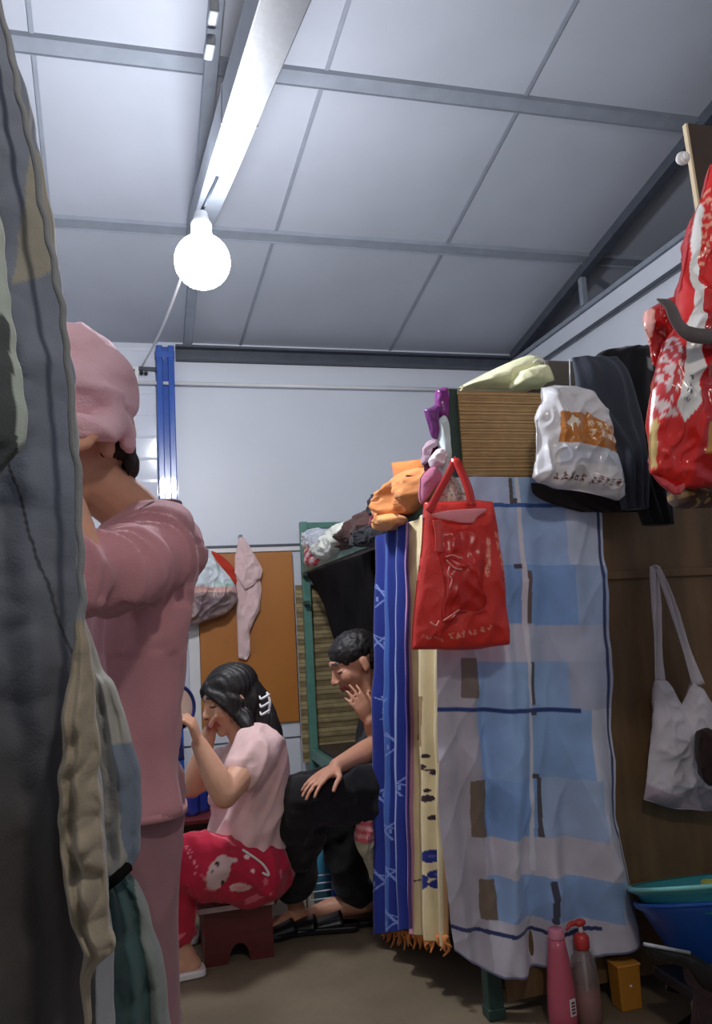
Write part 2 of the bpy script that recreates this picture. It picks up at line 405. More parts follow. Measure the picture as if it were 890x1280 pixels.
# ------------------------------------------------------------------ bulb
LP = aY(253, 327, 2.5)
lb = thing('light_bulb', LP, 'glowing white bare globe bulb hanging under the truss', 'light bulb')
MT['glow'] = mat('lamp_glow', (245, 248, 255), .4, emit=1)
MT['glow'].node_tree.nodes['Principled BSDF'].inputs['Emission Strength'].default_value = 150
put('globe', ellip(LP, (.09, .09, .09), 32), 'glow', lb)  # globe drawn oversize to take in the glare round the bulb
put('bulb_base', lathe([(.03, 0), (.034, .01), (.034, .06), (.026, .075), (.02, .1)], LP+V((0, 0, .07)), 20), 'white', lb)
put('hanger', tube([LP+V((0, 0, .17)), V((XT, LP[1], aX(345, 0, XT)[2]+.30*(LP[1]-aX(345, 0, XT)[1])-.03))], .006, 8), 'steeld', lb)
bx = aY(160, 467, YB-.05)
jb = thing('junction_box', (bx[0], YB, bx[2]-.05), 'small white and black switch box at the end of the white wall rod', 'switch box')
put('box_body', box(bx[0]-.045, bx[0]+.06, YB-.06, YB, bx[2]-.055, bx[2]+.045), 'white', jb, smooth=False, bevel=.006)
put('switch_face', box(bx[0]-.022, bx[0]+.038, YB-.066, YB-.058, bx[2]-.032, bx[2]+.024), 'black', jb, smooth=False, bevel=.003)
put('rocker', obox(V((bx[0]+.01, YB-.068, bx[2]-.002)), V((1, 0, .5)).normalized(), V((0, 1, 0)), V((-.5, 0, 1)).normalized(), .018, .004, .006), 'white', jb, smooth=False)
put('bracket', bar((bx[0]+.05, YB-.03, bx[2]+.038), (bx[0]+.16, YB-.03, bx[2]+.036), .02, .02), 'steeld', jb, smooth=False)
for k in (.075, .1): put('connector', ellip((bx[0]+k, YB-.04, bx[2]+.01-.1*(k-.07)), (.012, .01, .012), 12), 'black', jb)
tag(put('power_cable', tube([LP+V((0, 0, .14)), LP.lerp(V((bx[0]+.08, YB-.05, bx[2]+.05)), .5)+V((0, 0, .02)), V((bx[0]+.08, YB-.05, bx[2]+.05)), V((bx[0]+.05, YB-.05, bx[2]+.02))], .006, 8, 24), 'white'), 'thin white cable running from the bulb down to the switch box', 'cable')
rz = aY(400, 483, YB-.05)[2]
tag(put('wall_rod', tube([(bx[0]+.05, YB-.045, rz), (XR, YB-.045, rz)], .011, 12), 'white'), 'thin white rod running level across the back wall', 'rod')
# blue column
bl, br = aY(192, 437, YB)[0], aY(213, 437, YB)[0]; cx = (aY(208, 530, YB)[0])
c = thing('steel_column', (cx, YB-.03, 0), 'glossy blue painted steel column on the back wall', 'column')
w = .046
put('column_web', box(cx-w, cx+w, YB-.03, YB-.001, 0, 2.735), 'blue', c, smooth=False, bevel=.004)
for s in (-1, 1): put('column_flange', box(cx+s*w*.72-.018, cx+s*w*.72+.018, YB-.06, YB-.03, 0, 2.735), 'blue', c, smooth=False, bevel=.005)
put('top_plate', box(cx-w-.008, cx+w+.008, YB-.064, YB-.002, 2.66, 2.70), 'blue', c, smooth=False, bevel=.003)
# orange board on the back wall
a, b = aY(247, 700, YB-.03), aY(372, 690, YB-.03); zb = aY(372, 901, YB-.03)[2]
o = put('plywood_board', box(a[0], .835, YB-.05, YB-.022, zb, zr-.02), 'orange', smooth=False, bevel=.002)
tag(o, 'orange-brown board fixed to the back wall behind the hanging pink towel', 'board')
o = put('white_strip', box(aY(236, 820, YB-.03)[0], a[0]-.003, YB-.04, YB-.001, .02, zr-.02), 'white', smooth=False, bevel=.002)
tag(o, 'narrow white strip on the wall between blue column and orange board', 'wall strip')
# ================================================================== BUNK BED
BX0, BX1, BY0, BY1 = .89, 1.86, 2.17, 4.50
bed = thing('bunk_bed', ((BX0+BX1)/2, (BY0+BY1)/2, 0), 'green steel bunk bed hung with curtains and a pale blue checked sheet', 'bunk bed')
PW = .022
for x, y, h in ((BX0, BY0, 1.745), (BX1, BY0, 1.745), (BX0, BY1, 1.665), (BX1, BY1, 1.665)):
    put('post', join(box(x-PW, x+PW, y-PW, y+PW, .0, h), box(x-PW-.003, x+PW+.003, y-PW-.003, y+PW+.003, 0, .03)), 'green' if y > 3 else 'greend', bed, smooth=False, bevel=.004)
ZU = 1.40; ZL = .40
for x in (BX0, BX1):
    put('side_rail', box(x-.018, x+.018, BY0, BY1, ZU-.03, ZU+.035), 'green', bed, smooth=False, bevel=.004)
    put('side_rail', box(x-.018, x+.018, BY0, BY1, ZL-.06, ZL), 'green', bed, smooth=False, bevel=.004)
for y in (BY0, BY1):
    put('end_rail', box(BX0, BX1, y-.016, y+.016, 1.625, 1.66) if y > 3 else box(BX0, BX1, y-.016, y+.016, 1.70, 1.74), 'green', bed, smooth=False, bevel=.004)
    put('end_rail', box(BX0, BX1, y-.016, y+.016, ZL-.06, ZL-.015), 'green', bed, smooth=False, bevel=.004)
    put('end_rail', box(BX0, BX1, y-.016, y+.016, ZU-.03, ZU+.03), 'green', bed, smooth=False, bevel=.004)
put('bunk_board', box(BX0-.01, BX1-.01, BY0+.02, BY1-.02, ZU-.045, ZU-.03), 'darkboard', bed, smooth=False)
put('bunk_board', box(BX0+.02, BX1-.02, BY0+.02, BY1-.02, ZL, ZL+.015), 'darkboard', bed, smooth=False)
for k in range(2): put('bracket', box(BX0-.025, BX0+.0, BY1-.09+k*.0, BY1-.03, ZU-.05-.16*k, ZU-.03-.16*k), 'greend', bed, smooth=False)
# bamboo mats and boards on the bed ends
def slats(x0, x1, z0, z1, y, pitch, t=.006):
    ds = []; z = z0
    while z < z1-pitch*.5:
        h = pitch*.88; ds.append(box(x0, x1, y-t/2+random.uniform(-.001, .001), y+t/2, z, z+h)); z += pitch
    ds.append(box(x0, x1, y+t/2, y+t/2+.002, z0, z1)); return join(*ds)
o = put('bamboo_mat', slats(BX0+.015, BX0+.50, 1.425, 1.735, BY0-.032, .0085, .006), 'bamboo', smooth=False); tag(o, 'tan bamboo mat tied to the near end of the upper bunk above the blue sheet', 'bamboo mat')
o = put('bamboo_mat', slats(BX0-.055, BX1-.06, .32, 1.30, BY1+.04, .026, .01), 'bambood', smooth=False); tag(o, 'worn olive bamboo mat behind the seated man at the far end of the bed', 'bamboo mat')
o = put('bamboo_mat', slats(BX0+.03, BX0+.52, .03, .17, BY0+.035, .024, .008), 'bambood', smooth=False); tag(o, 'low bamboo panel under the near end of the bed, right of the green leg', 'bamboo mat')
o = put('plywood_sheet', join(box(BX0+.03, 2.25, BY0-.028, BY0-.018, .045, 1.42)), 'ply', smooth=False); tag(o, 'brown plywood panel closing the near end of the bed behind the tote bag', 'plywood')
o = put('wooden_batten', box(BX0+.30, 2.2, BY0-.04, BY0-.028, aY(860, 716, BY0)[2]-.012, aY(860, 716, BY0)[2]+.012), 'ply', smooth=False, bevel=.003); tag(o, 'thin brown batten across the plywood panel above the tote bag', 'batten')
# ================================================================== TEXTILES ON THE BED
def nrmY(px, py): return aY(px, py, BY0-.05)
def sheetcol(x, y, u, v):
    x2, y2 = (x-530)*1.968, (y-580)*1.968   # measured pattern frame
    W = (206, 208, 224)
    sk = (y2-600)*.045
    xx = x2-sk
    if v > .994: return (120, 124, 156)
    if abs(u-.985) < .006: return (66, 74, 114)
    for x0, x1, y0, y1, c in ((231, 240, 35, 95, (104, 92, 92)), (256, 264, 265, 395, (112, 100, 100)), (256, 267, 485, 590, (96, 88, 92)), (264, 276, 770, 915, (96, 88, 92)), (278, 291, 1015, 1120, (76, 76, 92)),
                              (90, 132, 478, 576, (128, 116, 112)), (98, 138, 775, 915, (128, 112, 98)), (113, 150, 1018, 1115, (128, 112, 98))):
        if x0 < xx < x1 and y0 < y2 < y1: return c
    if 98 < y2 < 108 and 150 < x2 < 400: return (70, 104, 168)
    if abs(y2-(603+(x2-30)*.0)) < 5 and 25 < x2 < 362: return (52, 72, 128)
    if abs(y2-(1148-((x2-250)/180)**2*14)) < 5 and 60 < x2 < 425: return (58, 66, 110)
    for yy in (92, 252, 612, 765):
        if abs(y2-yy) < 6 and abs(xx-240-(y2 > 500)*22) < 8: return (90, 84, 96)
    B, B2, G = (138, 174, 226), (158, 188, 228), (186, 180, 192)
    if 246 < xx < 256 and y2 < 1000: return (222, 222, 232)
    if x2 < 128+sk: return G if y2 > 420 else W
    if y2 < 108: return (190, 206, 236) if xx < 240 else B2
    if y2 < 250: return (176, 198, 234) if xx < 250 else (166, 194, 236) if xx < 360 else (196, 208, 232)
    if y2 < 395: return B if xx < 370 else (168, 188, 224)
    if y2 < 485: return (204, 204, 220) if xx < 250 else (188, 194, 216)
    if y2 < 600: return B2 if xx < 345 else (180, 186, 208)
    if y2 < 770: return (150, 182, 226) if xx < 385 else W
    if y2 < 915: return B if xx < 270 else (172, 192, 224) if xx < 400 else W
    if y2 < 1010: return (206, 200, 212)
    if y2 < 1115: return (150, 180, 222) if xx < 440 else (190, 200, 220)
    return (204, 200, 212)
YS = BY0-.05
rows = [[(559, 598, YS), (600, 597, YS), (650, 597, YS), (742, 601, YS)],
        [(556, 640, YS), (605, 640, YS), (655, 640, YS), (748, 643, YS)],
        [(546, 732, YS), (605, 732, YS), (660, 732, YS), (755, 732, YS)],
        [(543, 885, YS), (600, 886, YS), (665, 886, YS), (765, 885, YS)],
        [(545, 1000, YS), (600, 1003, YS), (670, 1003, YS), (772, 1010, YS)],
        [(556, 1110, YS), (610, 1120, YS), (678, 1115, YS), (784, 1090, YS)],
        [(566, 1186, YS), (612, 1211, YS), (688, 1208, YS), (795, 1174, YS)]]
def d0(u, v): return math.exp(-((u-.80+.42*v)/.055)**2)*1.3+math.exp(-((u-.95+.30*v)/.04)**2)-math.exp(-((u-.30-.1*v)/.05)**2)*.6
def sdisp(u, v, p):
    w = min(1, v*1.6)
    a = .016*math.sin(u*15+v*1.2)+.012*math.sin(u*31-v*3+1)+.014*d0(u, v)+.012*math.sin((u-.35*v)*22)*v
    d = .5*(1+math.tanh((u-.42+.10*v)*12))
    return .008+w*(a*(.4+1.1*d)+.012)+nz(p, 6, 2)*.016+nz(p, 19, 4)*.004+(ridge(V((p.x+.35*p.z, 0, p.z*.5)), (5, 5, 3), 7)-.3)*.016*w+(ridge(V((p.x-.5*p.z, 0, p.z)), (9, 9, 4), 8)-.3)*.007
o = put('bed_sheet', cloth(rows, 250, 440, 1, sdisp, sheetcol), 'cloth', solid=.002); tag(o, 'pale blue and white checked sheet hanging over the near end of the bunk bed', 'sheet')
# curtains along the bed side
def curve_rows(lt, rt, lb, rb, X0, X1, X0b, X1b, n=4):
    rows = []
    for k in range(n):
        v = k/(n-1); l = [lt[i]+(lb[i]-lt[i])*v for i in (0, 1)]; r = [rt[i]+(rb[i]-rt[i])*v for i in (0, 1)]
        xl = X0+(X0b-X0)*v; xr = X1+(X1b-X1)*v
        rows.append([(l[0]+(r[0]-l[0])*s, l[1]+(r[1]-l[1])*s, xl+(xr-xl)*s) for s in (0, .5, 1)])
    return rows
def branch(x, y):
    for cx_, cy_ in ((474, 800), (481, 885), (474, 990), (487, 1035), (478, 1100), (492, 930), (490, 1090), (478, 745), (493, 1150), (500, 980)):
        dx, dy = x-cx_, y-cy_
        if abs(dx) < 7 and abs(dy) < 15 and (abs(dx-.3*dy) < .6 or abs(dx+.45*dy-2) < .55 or (abs(dx*1.2-dy-5) < .8 and dy < 2) or abs(abs(dx)-3.5) < .5 and abs(dy-4) < 3): return True
    return False
def bluecol(x, y, u, v):
    if u < .03: return (206, 196, 214)
    if branch(x, y): return (122, 142, 200)
    if .30 < u < .42: return (62, 98, 172)
    if .52 < u < .66: return (214, 212, 214) if (.03 < v < .09 or .14 < v < .36 or .41 < v < .47 or .70 < v < .74) and u > .56 else (48, 80, 164)
    if .66 < u < .69: return (150, 170, 214)
    if u > .93: return (92, 62, 146)
    return (30, 46, 128)
def pleat(n, amp, ph=0, tgt=None):
    def d(u, v, p): return amp*(.25+.75*min(1, v*2+.2))*math.sin(u*n*2*math.pi+ph+.7*math.sin(v*3))+nz(p, 8, 5)*.006
    return d
X0 = .80
o = put('blue_curtain', cloth(curve_rows((470, 672), (512, 650), (471, 1168), (519, 1160), .815, .83, .735, .755, 5), 110, 460, 0, pleat(3.2, .018), bluecol), 'cloth', solid=.002)
tag(o, 'royal blue curtain with white branch marks hanging along the bed side', 'curtain')
def creamcol(x, y, u, v):
    base = (232, 214, 168)
    if u < .10: return (206, 150, 176)
    if y < 690 and .5 < u < .62: return (96, 104, 178)
    # flower
    for cx_, cy_, r in ((534, 1098, 5), (543, 1093, 5), (533, 1105, 6), (545, 1105, 6), (540, 1070, 7), (547, 1076, 5)):
        if (x-cx_)**2/(r*r)+(y-cy_)**2/(1.3*r*r) < 1: return (44, 54, 130) if (x-cx_)**2+(y-cy_)**2 > 4 else (86, 96, 172)
    for cx_, cy_, r in ((528, 1072, 3), (535, 945, 2.4), (536, 998, 4), (536, 988, 2), (533, 958, 2.5), (539, 966, 2.5), (525, 738, 2), (527, 752, 2.5), (540, 1022, 3), (549, 1148, 3)):
        if (x-cx_)**2+(y-cy_)**2*.8 < r*r: return (62, 44, 52)
    if abs(y-962-(x-535)*.3) < 1.2 and 526 < x < 546 or abs(y-1098+(x-530)*.3) < 1.0 and 518 < x < 530: return (84, 64, 70)
    if 519 < x < 533 and 870 < y < 925+ (x-519)*.6 and y > 855: return (168, 136, 96)
    if u > .955 and y > 1000: return (222, 176, 124)
    if .72 < u < .76: return (196, 172, 130)
    return base
o = put('cream_curtain', cloth(curve_rows((509, 655), (552, 632), (517, 1166), (561, 1184), .84, .87, .76, .81, 5), 90, 420, 0, pleat(2.3, .016, 1), creamcol), 'cloth', solid=.002)
tag(o, 'cream curtain with a dark blue flower hanging beside the blue one', 'curtain')
MT['fringe'] = fabric('orange_fringe', (226, 142, 76))
fr = thing('fringed_cloth', aX(516, 1165, .80), 'cloth with a ragged orange fringe showing under the two curtains', 'fringed cloth')
put('cloth_body', cloth(curve_rows((476, 1100), (556, 1100), (478, 1160), (557, 1172), .80, .83, .79, .82, 3), 30, 10, 0, pleat(3, .01)), 'fringe', fr, solid=.003)
for k in range(34):
    t = k/33; p = aX(474+t*86, 1158+t*12, .775+.025*t); l = random.uniform(.025, .06)
    put('fringe_tassel', tube([p, p+V((random.uniform(-.01, .01), random.uniform(-.01, .01), -l*.6)), p+V((random.uniform(-.02, .02), random.uniform(-.02, .02), -l))], [.006, .005, .002], 6, 6), 'fringe', fr)
# dark cloth sagging from the upper bunk
rows = [[(386, 716, .862), (425, 702, .862), (472, 688, .862)], [(396, 740, .862), (430, 745, .862), (474, 748, .862)], [(408, 768, .862), (438, 780, .862), (478, 800, .862)], [(424, 806, .862), (448, 812, .862), (486, 830, .862)]]
o = put('dark_blanket', cloth(rows, 40, 30, 0, lambda u, v, p: nz(p, 5, 8)*.03), 'blackcloth', solid=.012); tag(o, 'black cloth sagging below the upper bunk over the seated man', 'cloth')
# ------------------------------------------------------------------ things piled on the upper bunk
def lump(name, poly, plane, val, T, color, label, cat, namp=.02, nf=9, seed=0, m=None, **k):
    cf = color if callable(color) else None
    mm = m or ('cloth' if cf else fabric(name+'_cloth', color, na=.18, ns=9))
    o = put(name, pillow(poly, plane, val, T, namp, nf, seed, cf, **k), mm); return tag(o, label, cat)
XP = BX0-.005
film = mat('thin_film', (225, 232, 238), .15, 12, .05, .5, 40, trans=.55, coat=.5)
lump('plastic_bag', [(386, 664), (398, 660), (410, 664), (414, 680), (404, 694), (390, 690)], 0, XP+.03, .07, (200, 210, 220), 'clear plastic bag at the far end of the upper bunk', 'plastic bag', .02, 14, 1, film)
lump('red_cloth', [(384, 684), (394, 682), (400, 694), (404, 704), (388, 708)], 0, XP, .04, lambda x, y, s: (196, 60, 66) if int((x+y*.6)/4) % 2 else (226, 196, 196), 'red and white striped cloth at the far end of the upper bunk', 'cloth', .01, 12, 2)
lump('white_cloth', [(396, 692), (412, 672), (432, 655), (446, 650), (444, 668), (432, 690), (412, 702)], 0, XP+.02, .09, (232, 234, 222), 'off-white crumpled cloth on the upper bunk left of the brown jacket', 'cloth', .02, 11, 3, T2=.04)
lump('brown_jacket', [(430, 690), (440, 664), (456, 642), (474, 636), (478, 655), (466, 674), (448, 684)], 0, XP+.01, .08, (74, 50, 48), 'dark brown jacket crumpled on the upper bunk rail', 'jacket', .03, 10, 4, T2=.04)
lump('black_bag', [(450, 684), (458, 664), (474, 654), (484, 664), (480, 678), (466, 684)], 0, XP-.04, .06, (34, 34, 40), 'black bundle on the rail in front of the brown jacket', 'bundle', .025, 14, 5)
lump('black_scarf', [(456, 654), (466, 634), (480, 616), (492, 612), (484, 632), (470, 648)], 0, XP+.01, .05, (44, 44, 52), 'black scarf end lying between brown jacket and orange cloth', 'scarf', .02, 14, 6)
lump('maroon_cloth', [(468, 646), (476, 640), (490, 640), (492, 658), (478, 664), (470, 660)], 0, XP-.04, .04, (122, 34, 46), 'small maroon cloth below the orange cloth', 'cloth', .015, 12, 7)
lump('orange_cloth', [(478, 640), (490, 612), (510, 590), (534, 584), (536, 610), (524, 636), (506, 648), (488, 656), (480, 652)], 0, XP-.02, .08, (216, 142, 86), 'bright orange crumpled cloth on the rail above the curtains', 'cloth', .035, 9, 8, T2=.04)
lump('orange_box', [(492, 578), (528, 574), (530, 590), (512, 598), (496, 606)], 0, XP+.05, .03, (214, 128, 64), 'flat orange packet standing behind the orange cloth', 'packet', .003, 8, 9, smooth=False)
lump('orange_bundle', [(478, 650), (488, 642), (496, 646), (494, 656), (482, 664), (476, 660)], 0, XP-.09, .05, (226, 160, 100), 'small pale orange bundle hanging below the orange cloth', 'bundle', .015, 14, 10)
# purple package, white rolled cloth, pink pouch at the near post
lump('purple_package', [(545, 488), (559, 486), (560, 518), (556, 530), (545, 520)], 1, BY0-.035, .025, lambda x, y, s: (228, 190, 224) if nz((x, y, 0), .11) > .22 else (120, 44, 120), 'shiny purple package wedged at the top of the near bed post', 'package', .008, 12, 11, plastic('purple_film', (124, 44, 124), .25))
lump('purple_pouch', [(530, 512), (547, 507), (549, 524), (551, 545), (541, 548), (535, 532)], 1, BY0-.05, .02, (116, 48, 118), 'smaller purple pouch sticking out left of the bed post', 'pouch', .006, 12, 12, plastic('purple_film2', (112, 44, 116), .3))
lump('rolled_towel', [(547, 526), (556, 520), (560, 540), (562, 580), (558, 605), (548, 590), (549, 560)], 1, BY0-.06, .03, (206, 218, 220), 'pale grey-green rolled cloth tied to the bed post', 'towel', .008, 12, 13)
lump('white_cloth', [(538, 575), (545, 562), (555, 562), (556, 574), (551, 584), (542, 584)], 1, BY0-.09, .03, (230, 218, 226), 'small white cloth knotted at the bed post above the pink pouch', 'cloth', .015, 22, 14)
lump('lilac_cloth', [(526, 562), (535, 552), (548, 549), (551, 556), (538, 562), (534, 578), (527, 580)], 1, BY0-.04, .025, (188, 160, 176), 'dusty lilac cloth strip sticking out left of the bed post', 'cloth', .012, 20, 15)
lump('maroon_cloth', [(534, 560), (545, 556), (546, 575), (540, 592), (531, 590), (530, 575)], 1, BY0-.02, .025, (112, 36, 62), 'maroon cloth tucked behind the white knotted cloth', 'cloth', .012, 20, 16)
lump('pink_pouch', [(525, 598), (531, 590), (543, 583), (553, 598), (541, 614), (528, 630), (524, 620)], 1, BY0-.10, .03, (196, 116, 146), 'pink pointed pouch hanging left of the red bag handle', 'pouch', .008, 14, 17)
lump('cream_cloth', [(540, 634), (552, 606), (562, 594), (572, 600), (584, 622), (590, 640), (560, 642)], 1, BY0-.085, .015, lambda x, y, s: (150, 130, 110) if nz((x, y, 0), .35) > .3 else (226, 220, 206), 'cream printed cloth behind the handles of the red bag', 'cloth', .006, 16, 18)
# quilt and box on top of the upper bunk
MT['quilt'] = fabric('yellow_quilt', (240, 240, 196))
q = thing('folded_quilt', aY(635, 485, BY0+.15), 'pale yellow quilt folded on top of the upper bunk', 'quilt')
put('quilt_fold', pillow([(578, 484), (600, 470), (640, 452), (668, 446), (684, 456), (688, 482), (640, 486)], 1, BY0+.14, .06, .012, 8, 20, cen=(642, 472), T2=.12), 'quilt', q)
put('quilt_fold', pillow([(572, 485), (604, 468), (654, 446), (668, 444), (672, 452), (630, 470), (596, 486)], 1, BY0+.26, .05, .010, 8, 21, cen=(625, 468)), 'quilt', q)
put('quilt_fold', pillow([(646, 466), (668, 459), (685, 458), (689, 482), (664, 485), (638, 485)], 1, BY0+.09, .045, .012, 9, 23, cen=(665, 472)), 'quilt', q)
put('cord', tube([aY(667, 453, BY0+.07), aY(676, 449, BY0+.07), aY(688, 459, BY0+.07), aY(685, 466, BY0+.07)], .003, 6, 12), 'white', q)
p0, p1 = aY(684, 484, BY0+.05), aY(716, 450, BY0+.05)
o = put('cardboard_box', box(p0[0], p1[0]+.05, BY0+.05, BY0+.3, p0[2], p1[2]), fabric('taupe_box', (104, 98, 92)), smooth=False, bevel=.012); tag(o, 'grey-brown box between the yellow quilt and the dark jacket', 'box')
o = put('string', tube([aY(712, 449, BY0-.07), aY(713, 482, BY0-.07)], .002, 6), 'white'); tag(o, 'thin white string holding up the white plastic bag', 'string')
# jackets on the near end
def hang(name, rows, T, color, label, cat, amp=.012, nfold=5, seed=0, plane=1, nu=50, nv=70, m=None, cr=0):
    """rows: (pxL,pxR,py,val[,T]) closed soft volume hanging, elliptical section with folds"""
    A = catm([(r[0], r[1], r[2], r[3], r[4] if len(r) > 4 else T) for r in rows], nv); vs, fs, cs = [], [], []
    ax = V((0, 0, 0)); ax[plane] = 1
    for j, (l, r, y, val, t) in enumerate(A):
        yl = y; P0 = at(l, y, plane, val); P1 = at(r, y, plane, val); c = (P0+P1)/2; h = (P1-P0)/2
        for i in range(nu):
            a = 2*math.pi*i/nu; ca, sa = math.cos(a), math.sin(a)
            p = c-h*ca-ax*t*(abs(sa)**.8)*(1 if sa > 0 else -1)
            if sa > 0:
                u = (1-ca)/2; v = j/(nv-1)
                w = amp*min(1, (h.length/.018)**2)*sa*(math.sin(u*nfold*2*math.pi+seed+2.0*nz((u, v*1.3, 0), 2, seed))*(.4+.8*v)+1.2*nz(p, 11, seed))+cr*min(1, (h.length/.018)**2)*sa*(abs(nz(p, 16, seed+2))*2-.5+abs(nz(p, 34, seed+4)))
                p = p-ax*w
            p = p+h.normalized()*nz((0, 0, y*.02), 1.5, seed)*.004
            vs.append(p)
            if callable(color): cs.append(color(l+(r-l)*(1-ca)/2, y, sa))
    for j in range(nv-1):
        for i in range(nu):
            a = j*nu+i; b = j*nu+(i+1) % nu; fs.append((a, a+nu, b+nu, b))
    fs.append(tuple(range(nu))); fs.append(tuple(range(len(vs)-1, len(vs)-nu-1, -1)))
    mm = m or ('cloth' if callable(color) else fabric(name+'_f', color))
    o = put(name, (vs, fs, cs) if callable(color) else (vs, fs), mm)
    return tag(o, label, cat) if label else o
hang('black_jacket', [(780, 815, 434, 2.06, .02), (745, 822, 446, 2.05), (745, 826, 500, 2.05), (770, 832, 560, 2.05), (790, 838, 610, 2.05), (805, 840, 656, 2.05)], .03, lambda x, y, s: (150, 152, 156) if 803 < x < 812 and 452 < y < 466 and s > 0 else (24, 25, 30), 'black jacket hanging rightmost on the near end of the bed', 'jacket', .01, 3, 1)
hang('grey_jacket', [(716, 772, 447, 2.02, .02), (720, 786, 470, 2.01), (728, 800, 520, 2.01), (762, 806, 560, 2.01), (770, 808, 600, 2.01), (780, 808, 636, 2.01)], .03, (62, 68, 80), 'dark slate grey jacket hanging between white bag and black jacket', 'jacket', .012, 3, 2)
hang('dark_trousers', [(664, 770, 604, 2.085, .01), (668, 790, 618, 2.085), (690, 800, 630, 2.085), (725, 804, 640, 2.085, .006)], .012, (48, 42, 44), 'dark brown garment hem showing below the white plastic bag', 'garment', .01, 4, 3)
# white plastic bag with orange print (frame measured at 4.45x from 650,430)
def wbcol(x, y, s):
    X, Y = (x-650)*4.45, (y-430)*4.45
    if s > 0:
        top = 400+(X-180)*.10 if X < 330 else 400+(X-330)*.55; bot = 565+(X-180)*.15
        if 178 < X < 530 and top < Y < bot:
            if text_at(X, Y, 330, 440, 520, 470, 50, 4, 11) or text_at(X, Y, 330, 500, 520, 530, 40, 4, 31): return (236, 214, 180)
            if 205 < X < 300 and 420 < Y < 500:
                a = (X-250)/45; b = (Y-460)/40
                if abs(a)+abs(b) < 1 and not (abs(a) < .18 and b > .1): return (240, 232, 214)
            return (190, 122, 52)
        if text_at(X, Y, 165, 715, 345, 735, 48, 5, 51) or text_at(X, Y, 365, 742, 545, 770, 46, 6, 71): return (112, 62, 48)
        if 590 < Y < 690 and X > 190: return (206, 214, 226)
    return (226, 228, 232)
wb = [(676, 484), (692, 480), (718, 482), (740, 492), (757, 512), (760, 530), (768, 560), (776, 598), (779, 622), (774, 626), (740, 618), (700, 611), (672, 604), (666, 597), (672, 560), (671, 520), (678, 500)]
o = put('plastic_bag', pillow(wb, 1, 1.965, .05, .018, 11, 30, wbcol, nr=60, n=200, smooth=False), 'clothsh'); tag(o, 'stuffed white plastic bag with orange and brown print hanging above the sheet', 'plastic bag')
# red tote bag
rb = thing('red_tote_bag', aY(575, 812, 1.99), 'red printed shopping bag hanging from the bed post over the blue sheet', 'shopping bag')
def rbcol(x, y, s):
    X, Y = (x-510)*4.74, (y-560)*4.74
    R = (214, 48, 38)
    if s > 0:
        if text_at(X, Y, 205, 1105, 455, 1040, 36, 7, 5): return (236, 150, 130)
        if text_at(X, Y, 60, 1105, 190, 1128, 24, 6, 25): return (228, 130, 116)
        if text_at(X, Y, 470, 510, 560, 860, -1, 1, 1): pass
        # slanted column of characters near the right edge
        a = (Y-500)/350; cxx = 495+a*75
        if 0 < a < 1 and abs(X-cxx) < 24*(1-.4*a) and stroke_glyph((X-cxx)/48+.5, (a*6) % 1, 90+int(a*6)): return (232, 150, 128)
        if 385 < X-(Y-540)*-.0 < 470 and 545 < Y < 770:
            e = (Y-545)/225; c2 = 440-e*18+ (abs(e-.6) < .1)*4
            if abs(X-c2) < 16: return (226, 96, 78) if not stroke_glyph((X-c2)/32+.5, (e*4) % 1, 120+int(e*4)) else (240, 176, 160)
        if 60 < X < 175 and Y > 1080 and Y < 1088: return R
    return R
bagpoly = [(530, 628), (560, 627), (590, 625), (614, 627), (620, 660), (626, 700), (630, 745), (635, 790), (634, 806), (600, 811), (560, 813), (514, 812), (516, 780), (520, 730), (526, 680)]
put('bag_body', pillow(bagpoly, 1, 2.0, .055, .010, 9, 41, rbcol, nr=60, n=220, smooth=False, prof=.4, T2=.02), 'bagred', rb)
def strap(pts, w, Y, parent, m, name='handle', wd=V((1, 0, 0))):
    P = [V(p) for p in catm([tuple(aY(x, y, yy)) for x, y, yy in pts], 24)]; vs, fs = [], []
    for i, p in enumerate(P):
        d = (P[min(i+1, 23)]-P[max(i-1, 0)]).normalized(); s = d.cross(V((0, 1, 0))).normalized()
        vs += [p-s*w/2, p+s*w/2]
    for i in range(23): fs.append((2*i, 2*i+1, 2*i+3, 2*i+2))
    return put(name, (vs, fs), m, parent, solid=.003)
strap([(590, 632, 1.945), (585, 610, 1.97), (576, 588, 2.0), (570, 576, 2.02), (566, 580, 2.04)], .024, 0, rb, 'red')
strap([(536, 640, 1.95), (546, 620, 1.97), (560, 594, 2.0), (568, 577, 2.03), (571, 574, 2.04)], .02, 0, rb, fabric('red_strap', (190, 50, 52)))
put('pink_flap', pillow([(538, 643), (560, 638), (607, 636), (597, 646), (590, 654), (568, 652), (548, 648)], 1, 1.944, .006, .003, 12, 42, cen=(576, 645)), fabric('pink_lining', (236, 150, 156)), rb)
put('front_pocket', pillow([(550, 664), (570, 662), (594, 664), (606, 690), (602, 730), (608, 750), (600, 765), (574, 764), (565, 775), (553, 772), (556, 730), (549, 690)], 1, 1.948, .02, .012, 14, 43, cen=(580, 710)), 'red', rb)
strap([(546, 650, 1.94), (549, 668, 1.938), (549, 690, 1.94)], .022, 0, rb, fabric('pink_strap', (216, 84, 80)), 'pocket_strap')
cr = MT['silver'] = plastic('pale_red_film', (232, 150, 140), .15)
for pts in (((557, 696), (566, 694), (576, 698)), ((562, 708), (560, 718), (565, 724), (562, 736)), ((554, 776), (566, 768), (574, 762)), ((538, 778), (545, 782), (549, 776)), ((558, 700), (568, 710), (578, 712))):
    put('film_crease', tube([aY(x, y, 1.922) for x, y in pts], .0022, 6, 10), cr, rb)
